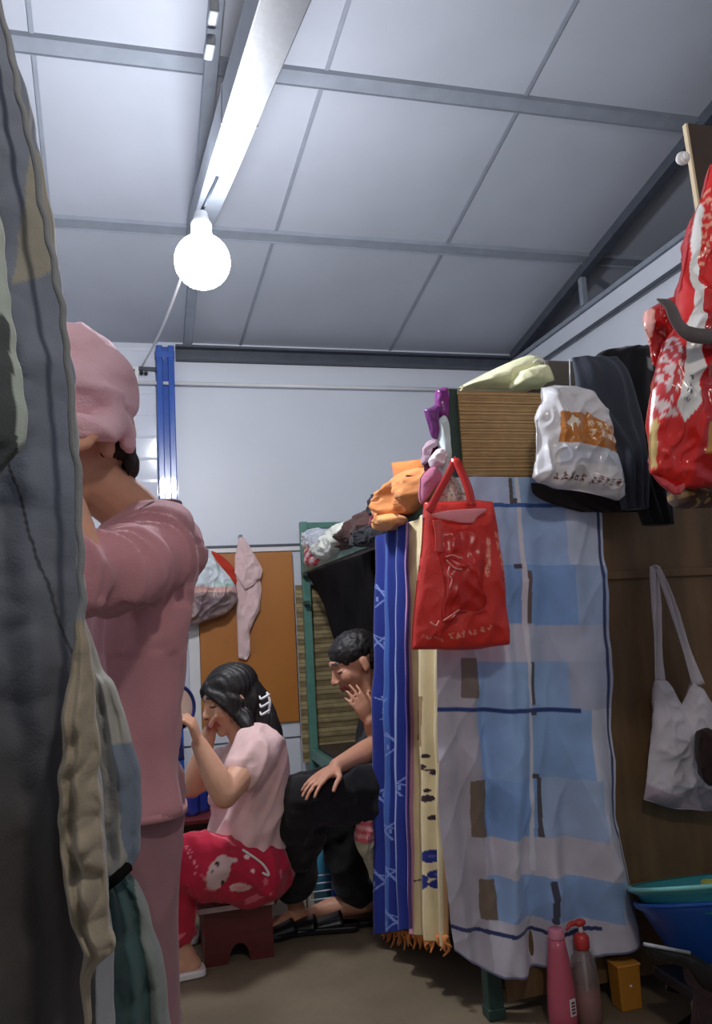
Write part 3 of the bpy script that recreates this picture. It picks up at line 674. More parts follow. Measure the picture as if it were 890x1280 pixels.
# long white tote on the plywood
MT['calico'] = fabric('calico', (206, 198, 204), na=.06)
tb = thing('white_tote_bag', aY(850, 1012, 2.08), 'limp white cloth tote bag hanging by long straps on the plywood panel', 'tote bag')
rows = [(845, 847, 836, 2.10, .002), (846, 858, 860, 2.09, .008), (832, 872, 872, 2.08, .014), (822, 886, 892, 2.08, .018), (816, 896, 930, 2.07, .026), (810, 902, 970, 2.07, .03), (804, 906, 1000, 2.07, .026), (808, 902, 1010, 2.07, .012)]
tbp = [(819, 850), (833, 850), (842, 866), (852, 880), (866, 850), (880, 862), (890, 880), (900, 920), (906, 970), (908, 1012), (880, 1014), (850, 1012), (804, 1000), (808, 965), (816, 905)]
def tbc(x, y, s): return (176, 160, 170) if y > 985+5*math.sin(x*.1) else (208, 202, 208)
o = put('bag_body', pillow(tbp, 1, 2.085, .035, .016, 10, 50, tbc, nr=40, n=160, smooth=False, cen=(858, 950)), 'cloth', tb)
def band(pts, ws, name, parent, m, Y):
    P = [V(p) for p in catm([tuple(aY(x, y, Y)) for x, y in pts], 30)]; W = [q[0] for q in catm([(w,) for w in ws], 30)]; vs, fs = [], []
    for i, p in enumerate(P):
        for k in range(9):
            t = k/8-.5; vs.append(p+V((W[i]*t, -.006*math.cos(t*9+i*.2)+nz(p, 14, k)*.003, 0)))
    for i in range(29):
        for k in range(8): a = i*9+k; fs.append((a, a+9, a+10, a+1))
    return put(name, (vs, fs), m, parent, solid=.003)
band([(817, 708), (820, 750), (822, 800), (826, 852)], [.022, .026, .03, .036], 'strap', tb, 'calico', 2.09)
band([(822, 708), (838, 750), (854, 800), (874, 856)], [.016, .022, .03, .048], 'strap', tb, 'calico', 2.08)
put('knot', ellip(aY(819, 711, 2.095), (.016, .012, .012), 14), 'calico', tb)
o = put('nail', join(tube([aY(819, 709, 2.145), aY(819, 708, 2.07)], .003, 8), ellip(aY(819, 708, 2.07), (.006, .003, .006), 10)), 'steel'); tag(o, 'nail in the plywood panel carrying the white tote bag', 'nail')
# dark round thing in front of the tote at the frame edge
lump('dark_bundle', [(876, 912), (886, 910), (898, 925), (900, 960), (890, 982), (880, 974), (874, 945)], 1, 1.98, .04, (52, 34, 34), 'dark brown bundle hanging beside the tote bag at the right edge', 'bundle', .012, 10, 51)
# ================================================================== PEOPLE
Z = V((0, 0, 1))
SK = (212, 160, 130)
def const(c): return lambda p, n: c
def folds(amp, freq, seed, zs=1.0):
    return lambda p, n: amp*(noise.noise(V((p.x*freq, p.y*freq, p.z*freq*zs))+V((seed, 0, 0)))+.5*noise.noise(V((p.x*freq*2.3, p.y*freq*2.3, p.z*freq*2.3*zs))+V((0, seed, 0))))
def person(name, loc, label): return thing(name, loc, label, 'person')
# ---------------- standing woman
fw = V((-1, -.22, 0)).normalized(); sd = Z.cross(fw).normalized()      # sd = her left = towards the camera
if sd.y > 0: sd = -sd
T = lambda x, y, Y=1.5: aY(x, y, Y)
W1 = person('person', V((T(175, 1000)[0], 1.5, 0)), 'woman standing in pink pyjamas with a pink towel wrapped round her head, arms raised')
ground = lambda p: V((p[0], p[1], 0))
hc = T(101, 560, 1.47); fH = V((-1, -.62, -.22))
HS, HA = head(hc, fH, Z+fH*-.1, 1.04)
neck = T(178, 650); chest = T(176, 725); waist = T(168, 850); hip = T(156, 955)
shL, shR = T(188, 690, 1.38), T(196, 684, 1.62)
elL, wrL = T(102, 722, 1.17), T(62, 572, 1.28)
elR, wrR = T(70, 720, 1.78), T(62, 540, 1.62)
hipL, hipR = T(164, 985, 1.43), T(166, 985, 1.57)
def foot(an, f, sc=1.0, side=None):
    s = Z.cross(f)
    return [limb([an+V((0, 0, .0)), V((an.x, an.y, .05))-f*.02], [.036*sc, .034*sc], 12), ellip(V((an.x, an.y, .032))-f*.03, (.036*sc, .033*sc, .03), 16, (f, s, Z)),
            limb([V((an.x, an.y, .04)), V((an.x, an.y, .036))+f*.09, V((an.x, an.y, .024))+f*.165*sc], [.036*sc, .036*sc, .024*sc], 12)]
knL, knR = T(168, 1180, 1.44), T(172, 1180, 1.58); anL, anR = V((knL.x+.0, 1.45, .085)), V((knR.x+.02, 1.6, .085))
sk = HS+[limb([hc+V((.02, 0, -.06)), neck+V((-.01, 0, .0)), chest+V((0, 0, .03))], [.050, .052, .06]),
         torso(dense([(neck+V((0, 0, -.04)), .05, .08), (chest, .075, .14), (waist, .06, .105), (hip, .062, .11), (hip+V((0, 0, -.08)), .058, .105)], 14), sd),
         limb([shL, shL.lerp(elL, .5), elL], [.047, .043, .036]), limb([elL, elL.lerp(wrL, .4), wrL], [.037, .036, .024]),
         limb([shR, elR], [.047, .036]), limb([elR, wrR], [.037, .024]),
         limb([hipL+V((0, .03, 0)), knL, anL], [.056, .046, .034]), limb([hipR-V((0, .03, 0)), knR, anR], [.056, .046, .034])]
sk += foot(anL, fw)+foot(anR, fw)
sk += hand(wrL, T(74, 498, 1.36)-wrL, V((.1, 1, .0)), V((1, 0, 0)), .45, .95)+hand(wrR, T(70, 480, 1.55)-wrR, V((.2, -1, 0)), V((1, 0, 0)), .45, .95)
put('body', remesh(sk, .005, 3, lambda p, n: face_col(HA, (204, 150, 122))(p)), 'skin', W1)
# hair showing under the towel
c, f, s, u, sc = HA
put('hair', remesh([ellip(c-f*.024+u*.02, (.076, .079, .07), 20, (f, s, u)), ellip(c-f*.075-u*.035, (.022, .05, .04), 16, (f, s, u))]+[limb([T(160, 550, 1.45), T(162, 572, 1.45), T(160, 596, 1.46)], [.014, .012, .004], 10)], .005, 2, None, folds(.004, 60, 3, .3)), 'hair', W1)
MT['pinktowel'] = fabric('pink_plush_towel', (240, 196, 206), na=.05, bump=.5, bs=260)
tw = [ellip(T(104, 500, 1.46), (.105, .115, .085)), ellip(T(98, 455, 1.46), (.085, .085, .065)), ellip(T(88, 440, 1.44), (.06, .07, .045)), ellip(T(128, 480, 1.45), (.068, .085, .06)), ellip(T(142, 512, 1.45), (.038, .075, .05)),
      limb([T(60, 528, 1.36), T(95, 536, 1.345), T(128, 536, 1.35), T(152, 530, 1.39), T(158, 530, 1.47), T(156, 530, 1.54)], [.022, .024, .025, .023, .02, .02], 14),
      limb([T(150, 520, 1.38), T(164, 535, 1.41), T(170, 562, 1.43)], [.026, .016, .006], 12),
      limb([T(90, 470, 1.37), T(120, 475, 1.36), T(150, 500, 1.37)], [.03, .026, .02], 12)]
tw = [([p-V((.011, 0, 0)) for p in d[0]], d[1]) for d in tw]
put('towel_wrap', remesh(tw, .006, 5, None, lambda p, n: folds(.007, 13, 4)(p, n)+.010*ridge(V((p.x+p.z, p.y, p.z*.6-p.x*.4)), (7, 7, 14), 9)-.002), 'pinktowel', W1)
MT['mauve'] = fabric('mauve_pyjama', (190, 134, 140), na=.07, bump=.3)
def tdisp(p, n):
    k = 0
    # creases running from the shoulder towards the raised arm
    q = p-shL; d = (elL-shL).normalized(); a = q.dot(d)
    if a > -.06 and p.z > waist.z+.05: k += .0042*math.sin(a*80+7*nz(p, 7, 2))*min(1, (a+.06)*9)*max(0, 1-max(0, p.y-1.5)*5)
    k += .006*math.sin((p.x*.9+p.y*.6)*70+4*nz(p, 3, 3))*max(0, min(1, (chest.z-p.z)*5))
    if q.dot(d) > -.02 and p.z > chest.z-.05 and p.y < 1.5: k += .012*ridge(V((a, p.z, p.y)), (16, 5, 5), 3)-.003
    elif p.z < chest.z+.06: k += .011*ridge(p, (11, 11, 2.6), 4)-.003
    return k+folds(.010, 9, 7, .5)(p, n)
tn = [torso(dense([(T(188, 632), .045, .075), (T(184, 652), .072, .13), (T(172, 690), .086, .16), (T(170, 740), .086, .16), (T(168, 800), .084, .15), (T(168, 860), .078, .14), (T(157, 930), .080, .145), (T(162, 985), .080, .15), (T(165, 1006), .082, .152)], 30), sd),
      limb([T(190, 705, 1.47), shL+V((0, 0, -.01)), shL.lerp(elL, .55)+V((0, 0, -.012)), shL.lerp(elL, 1.0)+V((-.01, 0, -.0))], [.075, .07, .063, .058], 18),
      limb([T(200, 690, 1.55), shR, shR.lerp(elR, .9)], [.085, .07, .062], 18)]
put('pyjama_top', remesh(tn, .0065, 5, None, tdisp), 'mauve', W1)
put('collar', tube([T(176, 640, 1.40), T(192, 630, 1.42), T(212, 627, 1.47), T(224, 629, 1.52), T(214, 628, 1.60), T(190, 634, 1.64)], .006, 8, 30), fabric('collar_edge', (120, 84, 92)), W1)
put('hem_band', torso([(T(165, 999), .083, .155), (T(165.5, 1008), .084, .157)], sd, 60), 'mauve', W1)
tr_ = [ellip(T(163, 1015), (.074, .135, .06), 24, (fw, sd, Z))]
for h, k, a in ((hipL, knL, anL), (hipR, knR, anR)): tr_.append(limb([h, k+V((.0, 0, 0)), V((a.x, a.y, .12))], [.078, .066, .058], 18))
put('pyjama_trousers', remesh(tr_, .0065, 4, None, lambda p, n: .012*ridge(p, (12, 12, 2.2), 8)-.003+folds(.010, 8, 9, .4)(p, n)), fabric('mauve_trousers', (150, 110, 116), na=.08), W1)
MT['slipper'] = plastic('slipper_foam', (228, 222, 220), .5)
def slipper(an, f, parent, m='slipper', name='slipper', L=.25, hh=.062):
    s = Z.cross(f); c = V((an.x, an.y, 0))+f*.045
    poly = [(-.5, 0), (-.46, .3), (-.2, .34), (.1, .36), (.35, .4), (.48, .2), (.5, 0), (.48, -.2), (.35, -.4), (.1, -.36), (-.2, -.34), (-.46, -.3)]
    P = catm(poly+[poly[0]], 49)[:48]; vs = [c+f*p[0]*L+s*p[1]*.24*.5+V((0, 0, h)) for h in (0.002, .022) for p in P]; n = 48
    fs = [tuple(range(n-1, -1, -1)), tuple(range(n, 2*n))]+[(i, (i+1) % n, (i+1) % n+n, i+n) for i in range(n)]
    put('sole', (vs, fs), m, parent, smooth=False, bevel=.004)
    vs = []; 
    for i in range(9):
        for j in range(13):
            a = math.pi*j/12; t = .02+i/8*.10
            vs.append(c+f*t+s*math.cos(a)*.048*(1-.15*i/8)+V((0, 0, .02+math.sin(a)*(hh-.02*i/8))))
    fs = [(i*13+j, i*13+j+1, i*13+j+14, i*13+j+13) for i in range(8) for j in range(12)]
    put('strap', (vs, fs), m, parent, solid=.005)
for a, l in ((anL, 'pale slipper on the near foot of the standing woman'), (anR, 'pale slipper on the far foot of the standing woman')):
    q = thing('slipper', V((a.x, a.y, 0)), l, 'slipper'); slipper(a, fw, q)
# ---------------- seated woman
YW = 2.9; A = lambda x, y, Y=YW: aY(x, y, Y)
W2 = person('person', ground(A(318, 1100)), 'woman in pale pink t-shirt seated on a low dark red stool, holding a mirror')
fw2 = V((-1, -.12, 0)).normalized(); sd2 = V((-.12, 1, 0)).normalized()*-1
hc2 = A(289, 874); fH2 = V((-1, -.28, -.30)); HS2, HA2 = head(hc2, fH2, Z+fH2*-.1, 1.0)
nk2 = A(302, 915); ch2 = A(322, 960); wa2 = A(316, 1030); hi2 = A(318, 1085)
s2L, s2R = A(323, 940, 2.74), A(316, 938, 3.05); e2L, w2L = A(281, 994, 2.60), A(249, 930, 2.62); e2R, w2R = A(240, 984, 3.0), A(262, 915, 2.92)
h2L, h2R = A(322, 1090, 2.80), A(322, 1088, 2.99); k2L, k2R = A(205, 1080, 2.72), A(206, 1078, 3.05); a2L, a2R = A(226, 1178, 2.76), A(222, 1172, 3.05)
sk = HS2+[limb([hc2+V((.02, 0, -.05)), nk2, ch2+V((0, 0, .05))], [.05, .052, .06]),
          torso(dense([(nk2+V((.03, 0, -.05)), .05, .08), (ch2, .08, .13), (wa2, .08, .12), (hi2, .10, .15), (hi2+V((0, 0, -.05)), .09, .14)], 14), sd2),
          limb([s2L, s2L.lerp(e2L, .5), e2L], [.05, .048, .040]), limb([e2L, e2L.lerp(w2L, .35), w2L], [.041, .041, .026]),
          limb([s2R, e2R], [.048, .036]), limb([e2R, e2R.lerp(w2R, .35), w2R], [.038, .038, .025]),
          limb([h2L, k2L, a2L], [.085, .055, .034]), limb([h2R, k2R, a2R], [.085, .055, .034])]
sk += foot(V((a2L.x, a2L.y, .085)), V((-1, -.1, 0)).normalized(), .92)+foot(V((a2R.x, a2R.y, .085)), V((-1, .1, 0)).normalized(), .92)
mc = A(219, 884, 2.60)
sk += hand(w2L, A(238, 897, 2.60)-w2L, V((-1, .2, .2)), V((0, .3, 1)), .75, .95, .16)
sk += hand(w2R, A(266, 868, 2.88)-w2R, V((.8, -.3, 0)), V((0, -1, .2)), .25, .95, .1)
put('body', remesh(sk, .0052, 3, lambda p, n: face_col(HA2, SK)(p)), 'skin', W2)
c, f, s, u, sc = HA2
hr = [ellip(c-f*.014+u*.044, (.099, .085, .080), 24, (f, s, u)), ellip(c-f*.060-u*.02, (.062, .083, .09), 22, (f, s, u)), ellip(c-f*.05-u*.09, (.05, .07, .06), 18, (f, s, u)),
      *[limb([c+f*(.070-.012*k)+u*(.080-.002*k), c+f*(.078-.014*k)+u*(.045-.004*k)+s*q*(.045+.008*k), c+f*(.052-.02*k)-u*.01+s*q*(.078+.002*k), c+f*(.02-.02*k)-u*.075+s*q*(.074-.004*k), c-f*(.01+.02*k)-u*.115+s*q*.06], [.013, .011, .010, .010, .005], 10) for q in (-1, 1) for k in range(4)],
      limb([A(318, 872, 2.9), A(330, 892, 2.88), A(340, 912, 2.87), A(348, 930, 2.87), A(356, 946, 2.87)], [.05, .042, .034, .022, .005], 14),
      limb([A(306, 895, 2.82), A(312, 915, 2.79), A(322, 928, 2.78)], [.028, .022, .008], 12)]
put('hair', remesh(hr, .0055, 3, None, lambda p, n: .0016*math.sin(420*(p.x*.6+p.y*.8)+nz(p, 9, 3)*9)+nz(p, 25, 2)*.003), 'hair', W2)
cp = A(331, 878, 2.80); claw = [limb([cp+V((.008, -.006, .032)), cp+V((.016, -.012, 0)), cp+V((.010, -.006, -.034))], [.004, .005, .004], 8)]
for k in range(3): claw.append(limb([cp+V((.014, -.01, .026-.026*k)), cp+V((-.014, -.016, .014-.026*k)), cp+V((-.018, -.010, .022-.026*k))], [.004, .004, .003], 8))
put('hair_claw', join(*claw), 'white', W2)
MT['shirt'] = fabric('pale_pink_shirt', (228, 188, 186), na=.05)
def sdisp2(p, n): return .006*math.sin((p.x*1.0-p.z*.5)*75+4*nz(p, 5, 2))*max(0, min(1, (s2L.z-p.z)*4))+folds(.010, 10, 3, .7)(p, n)+.013*ridge(V((p.x-.5*p.z, p.y, p.z*.5)), (13, 8, 8), 6)-.003
sh = [torso(dense([(A(306, 915), .045, .075), (A(320, 928), .082, .135), (A(318, 945), .105, .165), (A(315, 975), .118, .17), (A(312, 1010), .118, .16), (A(307, 1045), .125, .165), (A(309, 1058), .125, .17)], 26), sd2),
      ellip(A(287, 985), (.065, .12, .07)), limb([A(324, 935, 2.82), s2L, s2L.lerp(e2L, .42)], [.085, .078, .068], 18), limb([A(320, 932, 3.0), s2R, s2R.lerp(e2R, .45)], [.085, .075, .065], 18),
      limb([A(335, 1030), A(338, 1070)], [.07, .08], 16)]
def shcol(p, n): return (226, 190, 186)
put('t_shirt', remesh(sh, .006, 4, shcol, sdisp2), 'cloth', W2)
def pz(p):   # measured frame of a point again, for the printed pattern only
    d = M.T @ (np.array(p)-np.array([0, 0, CAMH])); return 445+F*d[0]/-d[2], 640-F*d[1]/-d[2]
RED = (190, 38, 64)
def pjcol(p, n):
    x, y = (pz(p)[0]-200)*3.18, (pz(p)[1]-1000)*3.18
    if n.y < .3:
        a, b = x-232, y-288
        ca, sa = math.cos(.45), math.sin(.45); e, g = a*ca+b*sa, -a*sa+b*ca
        if (e/42)**2+(g/76)**2 < 1:
            for X, Y, r in ((228, 254, 9), (250, 328, 9), (206, 284, 5)):
                if math.hypot(x-X, y-Y) < r: return (50, 36, 44)
            return (214, 182, 178)
        if (( x-318)/44)**2+((y-348)/16)**2 < 1: return (236, 150, 156) if ((x-318)/32)**2+((y-348)/8)**2 < 1 else (220, 190, 186)
        if ((x-280)/30)**2+((y-240)/11)**2 < 1: return (220, 190, 186)
        for (x0, y0, x1, y1) in ((108, 180, 150, 300), (122, 185, 160, 290)):
            if text_at(x, y, x0, y0, x1, y1, 10, 6, 200+x0): return (232, 150, 160)
        if (x-370)**2+(y-280)**2 < 80 or (x-345)**2+(y-225)**2 < 120: return (236, 200, 200)
        if nz(p, 28, 5) > .42: return (226, 110, 124)
    return RED
pj = [ellip(A(322, 1088), (.12, .165, .10)), limb([h2L, A(262, 1084, 2.74), k2L], [.105, .10, .085], 18), limb([h2R, A(262, 1080, 3.02), k2R], [.105, .10, .085], 18),
      limb([k2L, A(222, 1135, 2.74), A(224, 1160, 2.75)], [.075, .058, .05], 16), limb([k2R, a2R+V((0, 0, .05))], [.07, .05], 16)]
put('pyjama_trousers', remesh(pj, .0062, 4, pjcol, lambda p, n: folds(.010, 11, 5, 1)(p, n)+.012*ridge(V((p.x+.6*p.z, p.y, p.z)), (16, 6, 6), 2)-.003), 'cloth', W2)
wl = A(332, 1064, 2.745)
put('drawstring', tube([A(303, 1062, 2.70), A(318, 1072, 2.70), A(330, 1082, 2.70), A(336, 1094, 2.70), A(326, 1090, 2.70)], .004, 8, 24), 'white', W2)
for a, y, l in ((a2L, 2.76, 'white slipper on the near foot of the seated woman'), (a2R, 3.05, 'white slipper on the far foot of the seated woman')):
    q = thing('slipper', V((a.x, y, 0)), l, 'slipper'); slipper(V((a.x, y, 0)), V((-1, -.1 if y < 3 else .1, 0)).normalized(), q, L=.24)
# mirror in her hand
mr_ = thing('hand_mirror', mc, 'round blue-rimmed hand mirror held by the seated woman', 'mirror')
nm = V((.55, -.8, .1)).normalized()
put('rim', lathe([(.062, 0), (.070, .004), (.070, .012), (.062, .016), (.058, .012), (.058, .004)], mc, 40, nm, (False, False)), plastic('navy_plastic', (28, 40, 110), .3), mr_)
MT['mirror'] = mat('mirror_glass', (225, 205, 210), .18, 5, .02, metal=.85)
put('mirror_glass', lathe([(.0601, .004), (.0601, .011)], mc, 40, nm), 'mirror', mr_, smooth=False)
put('handle', tube([mc-V((0, 0, .066)), mc-V((-.01, 0, .11)), mc-V((-.015, 0, .16))], [.009, .008, .010], 10, 12), plastic('navy_plastic2', (28, 40, 110), .3), mr_)
# ---------------- seated man
YM = 2.95; B = lambda x, y, Y=YM: aY(x, y, Y)
W3 = person('person', ground(B(470, 1000)), 'man in dark clothes sitting on the lower bunk, hand held to his mouth')
hc3 = B(445, 828); fH3 = V((-1, -.10, -.48)); HS3, HA3 = head(hc3, fH3, Z+fH3*-.2, 1.04)
nk3 = B(470, 875); ch3 = B(488, 930); hp3 = B(500, 985)
s3L, s3R = B(494, 905, 2.92), B(486, 900, 3.13); e3L, w3L = B(478, 930, 2.88), B(421, 958, 2.76)
e3R, w3R = B(478, 950, 2.98), B(463, 902, 2.86)
h3L, h3R = B(500, 992, 2.85), B(500, 985, 3.05); k3L, k3R = B(378, 1003, 2.80), B(412, 998, 3.08); a3L, a3R = B(367, 1112, 3.0), B(446, 1130, 3.05)
sd3 = V((0, -1, 0))
sk = HS3+[limb([hc3+V((.03, 0, -.05)), nk3, ch3+V((0, 0, .06))], [.058, .06, .07]),
          torso(dense([(nk3+V((.02, 0, -.04)), .06, .10), (ch3, .09, .16), (hp3, .10, .15)], 12), sd3),
          limb([s3L, e3L], [.05, .042]), limb([e3L, e3L.lerp(w3L, .4), w3L], [.044, .042, .028]), limb([s3R, e3R], [.05, .04]), limb([e3R, w3R], [.04, .027]),
          limb([h3L, k3L, a3L], [.085, .06, .036]), limb([h3R, k3R, a3R], [.085, .06, .036])]
f3 = V((-1, -.05, 0)).normalized()
sk += foot(V((a3L.x, a3L.y, .10)), V((-.96, -.25, 0)).normalized(), .82)+foot(V((a3R.x, a3R.y, .10)), V((-1, .1, 0)).normalized(), 1.05)
sk += hand(w3R, B(440, 862, 2.84)-w3R, V((-.2, 1, .1)), V((0, 0, 1)), .3, .86, .12)+hand(w3L, B(401, 971, 2.72)-w3L, V((.1, .1, -1)), V((0, -1, 0)), .22, 1.0, .14)
put('body', remesh(sk, .0055, 3, lambda p, n: face_col(HA3, (196, 140, 112), (150, 84, 74))(p)), 'skin', W3)
c, f, s, u, sc = HA3
put('hair', remesh([ellip(c-f*.012+u*.046, (.097, .083, .074), 24, (f, s, u)), ellip(c-f*.055+u*.0, (.055, .078, .075), 20, (f, s, u)), ellip(c+f*.040+u*.078, (.036, .060, .022), 16, (f, s, u))], .005, 2, None, folds(.004, 60, 3)), 'hair', W3)
MT['darkcloth'] = fabric('charcoal_cloth', (30, 28, 30), na=.2)
put('t_shirt', remesh([torso(dense([(nk3+V((.02, 0, -.02)), .07, .12), (B(488, 905), .10, .19), (ch3, .125, .19), (hp3, .13, .18)], 16), sd3), limb([s3L, s3L.lerp(e3L, .5)], [.075, .068], 16), limb([s3R, s3R.lerp(e3R, .6)], [.075, .06], 16)], .007, 3, None, folds(.012, 9, 2)), 'darkcloth', W3)
tz = [ellip(hp3+V((.0, 0, -.02)), (.13, .18, .11)), limb([h3L, B(430, 990, 2.82), k3L], [.108, .10, .085], 18), limb([k3L, B(370, 1050, 2.89), B(366, 1100, 2.97)], [.092, .09, .072], 18),
      limb([h3R, B(440, 985, 3.06), k3R], [.105, .10, .085], 18), limb([k3R, a3R+V((0, 0, .04))], [.085, .062], 18)]
put('trousers', remesh(tz, .007, 4, None, lambda p, n: folds(.014, 10, 8)(p, n)+.016*ridge(p, (9, 9, 7), 2)-.004), 'darkcloth', W3)
def slide_shoe(x, y, yaw, label, color=(22, 22, 26)):
    p = aZ(x, y, 0); f = V((math.cos(yaw), math.sin(yaw), 0)); m = plastic('shoe_rubber', color, .35)
    q = thing('slide_sandal', p, label, 'sandal'); slipper(p-f*.045, f, q, m, L=.27, hh=.034)
for x, y, yw, l in ((372, 1166, 3.35, 'black slide sandal lying flat beside the seated man, nearest the stool'), (402, 1164, 2.9, 'black slide sandal in the middle of the row beside the seated man'), (434, 1158, 3.1, 'black slide sandal nearest the blue curtain')): slide_shoe(x, y, yw, l)
# ================================================================== SMALL THINGS AT THE BACK
# stool
p0, p1 = aZ(262, 1197, 0), aZ(336, 1200, 0); zt = aY(300, 1124, 2.83)[2]
st = thing('low_stool', (p0+p1)/2+V((0, .1, 0)), 'low dark red wooden stool under the seated woman', 'stool')
sc_ = st.location; hw = (p1-p0).length/2+.008
put('seat_board', box(sc_[0]-hw-.02, sc_[0]+hw+.015, sc_[1]-.14, sc_[1]+.14, zt-.022, zt), 'darkwood', st, smooth=False, bevel=.003)
put('edge_strip', box(sc_[0]-hw-.02, sc_[0]+hw+.005, sc_[1]-.1425, sc_[1]-.139, zt-.018, zt-.002), fabric('pale_edge', (206, 190, 184)), st, smooth=False)
def archboard(x0, x1, y, t, h, aw, ah):
    P = [(x0, 0)]; xc = (x0+x1)/2; P.append((xc-aw, 0))
    for k in range(9): a = math.pi*(1-k/8); P.append((xc+aw*.85*math.cos(a), ah*math.sin(a)+.01))
    P += [(xc+aw, 0), (x1, 0), (x1, h), (x0, h)]; n = len(P); vs = [V((a, yy, b)) for yy in (y, y+t) for a, b in P]
    return vs, [tuple(range(n)), tuple(range(2*n-1, n-1, -1))]+[(i+n, (i+1) % n+n, (i+1) % n, i) for i in range(n)]
for yy in (-.13, .112): put('side_board', archboard(sc_[0]-hw, sc_[0]+hw, sc_[1]+yy, .018, zt-.022, .04, .05), 'darkwood', st, smooth=False)
for xx in (-1, 1): put('end_board', box(sc_[0]+xx*(hw-.01)-.009, sc_[0]+xx*(hw-.01)+.009, sc_[1]-.112, sc_[1]+.112, 0, zt-.022), 'darkwood', st, smooth=False, bevel=.002)
# low table, water bottles
YT = 3.42; tz_ = aY(250, 1024, YT-.15)[2]; xa, xb = aY(214, 1024, YT)[0]-.06, aY(272, 1024, YT)[0]
tb_ = thing('low_table', V(((xa+xb)/2, YT+.02, 0)), 'low dark wooden table between the two women carrying bottled water', 'table')
put('tabletop', box(xa, xb, YT-.15, YT+.25, tz_-.02, tz_), 'darkwood', tb_, smooth=False, bevel=.003)
for x in (xa+.02, xb-.02):
    for y in (YT-.12, YT+.22): put('leg', box(x-.014, x+.014, y-.014, y+.014, 0, tz_-.02), 'darkwood', tb_, smooth=False, bevel=.002)
put('back_panel', box(xa+.01, xb-.01, YT+.2, YT+.21, .03, tz_-.02), 'darkboard', tb_, smooth=False)
MT['bluebottle'] = mat('blue_bottle', (54, 74, 170), .12, 6, .1, trans=.4, coat=.4)
for i, (x, y) in enumerate(((228, 3.40), (240, 3.36), (252, 3.40), (262, 3.47))):
    p = V((aY(x, 1015, y)[0], y, tz_)); b = thing('water_bottle', p, ['leftmost blue-tinted water bottle on the low dark table', 'second blue-tinted water bottle from the left on the low dark table', 'third blue-tinted water bottle from the left on the low dark table', 'rightmost blue-tinted water bottle on the low dark table'][i], 'bottle', 'water bottles on the low table')
    put('bottle_body', lathe([(.014, 0), (.03, .003), (.032, .02), (.029, .05), (.032, .06), (.032, .09), (.02, .115), (.012, .125)], p, 24), 'bluebottle', b)
    put('cap', lathe([(.013, 0), (.0135, .016), (.011, .018)], p+V((0, 0, .122)), 16), 'white', b)
# plastic bag, towel and red bag on the back wall hooks
def hbcol(x, y, s):
    if y > 742+ (x-240)*-.02: return (138, 118, 122) if nz((x, y, 0), .06) < .1 else (158, 136, 134)
    if abs(y-738) < 4: return (224, 178, 170)
    if x > 270 and nz((x, y, 3), .09) > .1: return (186, 216, 206)
    return (214, 222, 226)
o = put('plastic_bag', pillow([(240, 688), (252, 681), (263, 690), (274, 706), (288, 722), (296, 738), (296, 752), (284, 766), (262, 776), (240, 782), (222, 776), (220, 730), (228, 700)], 1, YB-.14, .08, .03, 9, 60, hbcol, nr=40, n=150, cen=(258, 738)), 'clothsh'); tag(o, 'stuffed pale plastic bag hanging on the back wall left of the pink towel', 'plastic bag')
lump('red_bag', [(264, 688), (276, 694), (294, 712), (300, 728), (292, 730), (280, 716), (268, 704)], 1, YB-.07, .02, (196, 62, 44), 'orange-red bag squeezed between the plastic bag and the pink towel', 'bag', .008, 12, 61)
MT['pinkhand'] = fabric('pale_pink_towel', (232, 200, 198), na=.05, bump=.5)
pt = thing('hand_towel', aY(310, 826, YB-.08), 'pale pink towel hanging from one corner on the back wall', 'towel')
put('towel_cloth', pillow([(299, 672), (304, 671), (312, 682), (322, 700), (328, 712), (326, 722), (316, 732), (306, 738), (302, 730), (293, 716), (294, 695)], 1, YB-.10, .018, .012, 14, 62, nr=14, smooth=False, cen=(308, 706)), 'pinkhand', pt)
put('towel_fold', pillow([(294, 700), (304, 700), (312, 724), (324, 718), (327, 736), (325, 762), (318, 776), (312, 790), (313, 816), (308, 825), (298, 822), (296, 780), (295, 740)], 1, YB-.075, .018, .014, 13, 63, nr=14, smooth=False, cen=(306, 762)), 'pinkhand', pt)
for x, y, l in ((301, 671, 'small hook carrying the pink towel'), (250, 682, 'small hook carrying the plastic bag on the back wall')):
    p = aY(x, y, YB-.05); tag(put('wall_hook', join(ellip((p[0], YB-.014, p[2]), (.012, .01, .018), 12), tube([(p[0], YB-.02, p[2]), (p[0], YB-.07, p[2]-.012), (p[0], YB-.10, p[2]+.004)], .004, 8, 12)), 'steel'), l, 'hook')
# under the bunk
def bottle(name, x, y, Y, h, r, m, label, capm='white'):
    p = V((aY(x, y, Y)[0], Y, 0)); b = thing(name, p, label, 'bottle')
    put('bottle_body', lathe([(r*.7, 0), (r, .006), (r, h*.6), (r*.7, h*.78), (r*.4, h*.86)], p, 24), m, b); put('cap', lathe([(r*.45, 0), (r*.45, h*.12), (r*.4, h*.13)], p+V((0, 0, h*.86)), 18), capm, b)
bottle('detergent_bottle', 406, 1110, 3.25, .26, .045, plastic('teal_plastic', (70, 140, 170), .25), 'pale blue bottle under the bunk between the man\'s legs')
bottle('green_bottle', 416, 1110, 3.35, .22, .04, plastic('green_plastic', (60, 130, 70), .25), 'green bottle under the bunk beside the pale blue bottle')
bottle('blue_bottle', 424, 1115, 3.15, .15, .03, plastic('deep_blue_plastic', (30, 90, 210), .2), 'small bright blue bottle standing nearest the blue curtain under the bunk')
rk = thing('wire_rack', V((aY(398, 1125, 3.2)[0], 3.2, 0)), 'low wire rack under the bunk behind the man\'s foot', 'rack')
x0 = rk.location.x
for k in range(4): put('wire', tube([(x0-.05, 3.1+.02*k, .06+.022*k), (x0+.10, 3.1+.02*k, .06+.022*k)], .003, 8), 'steell', rk)
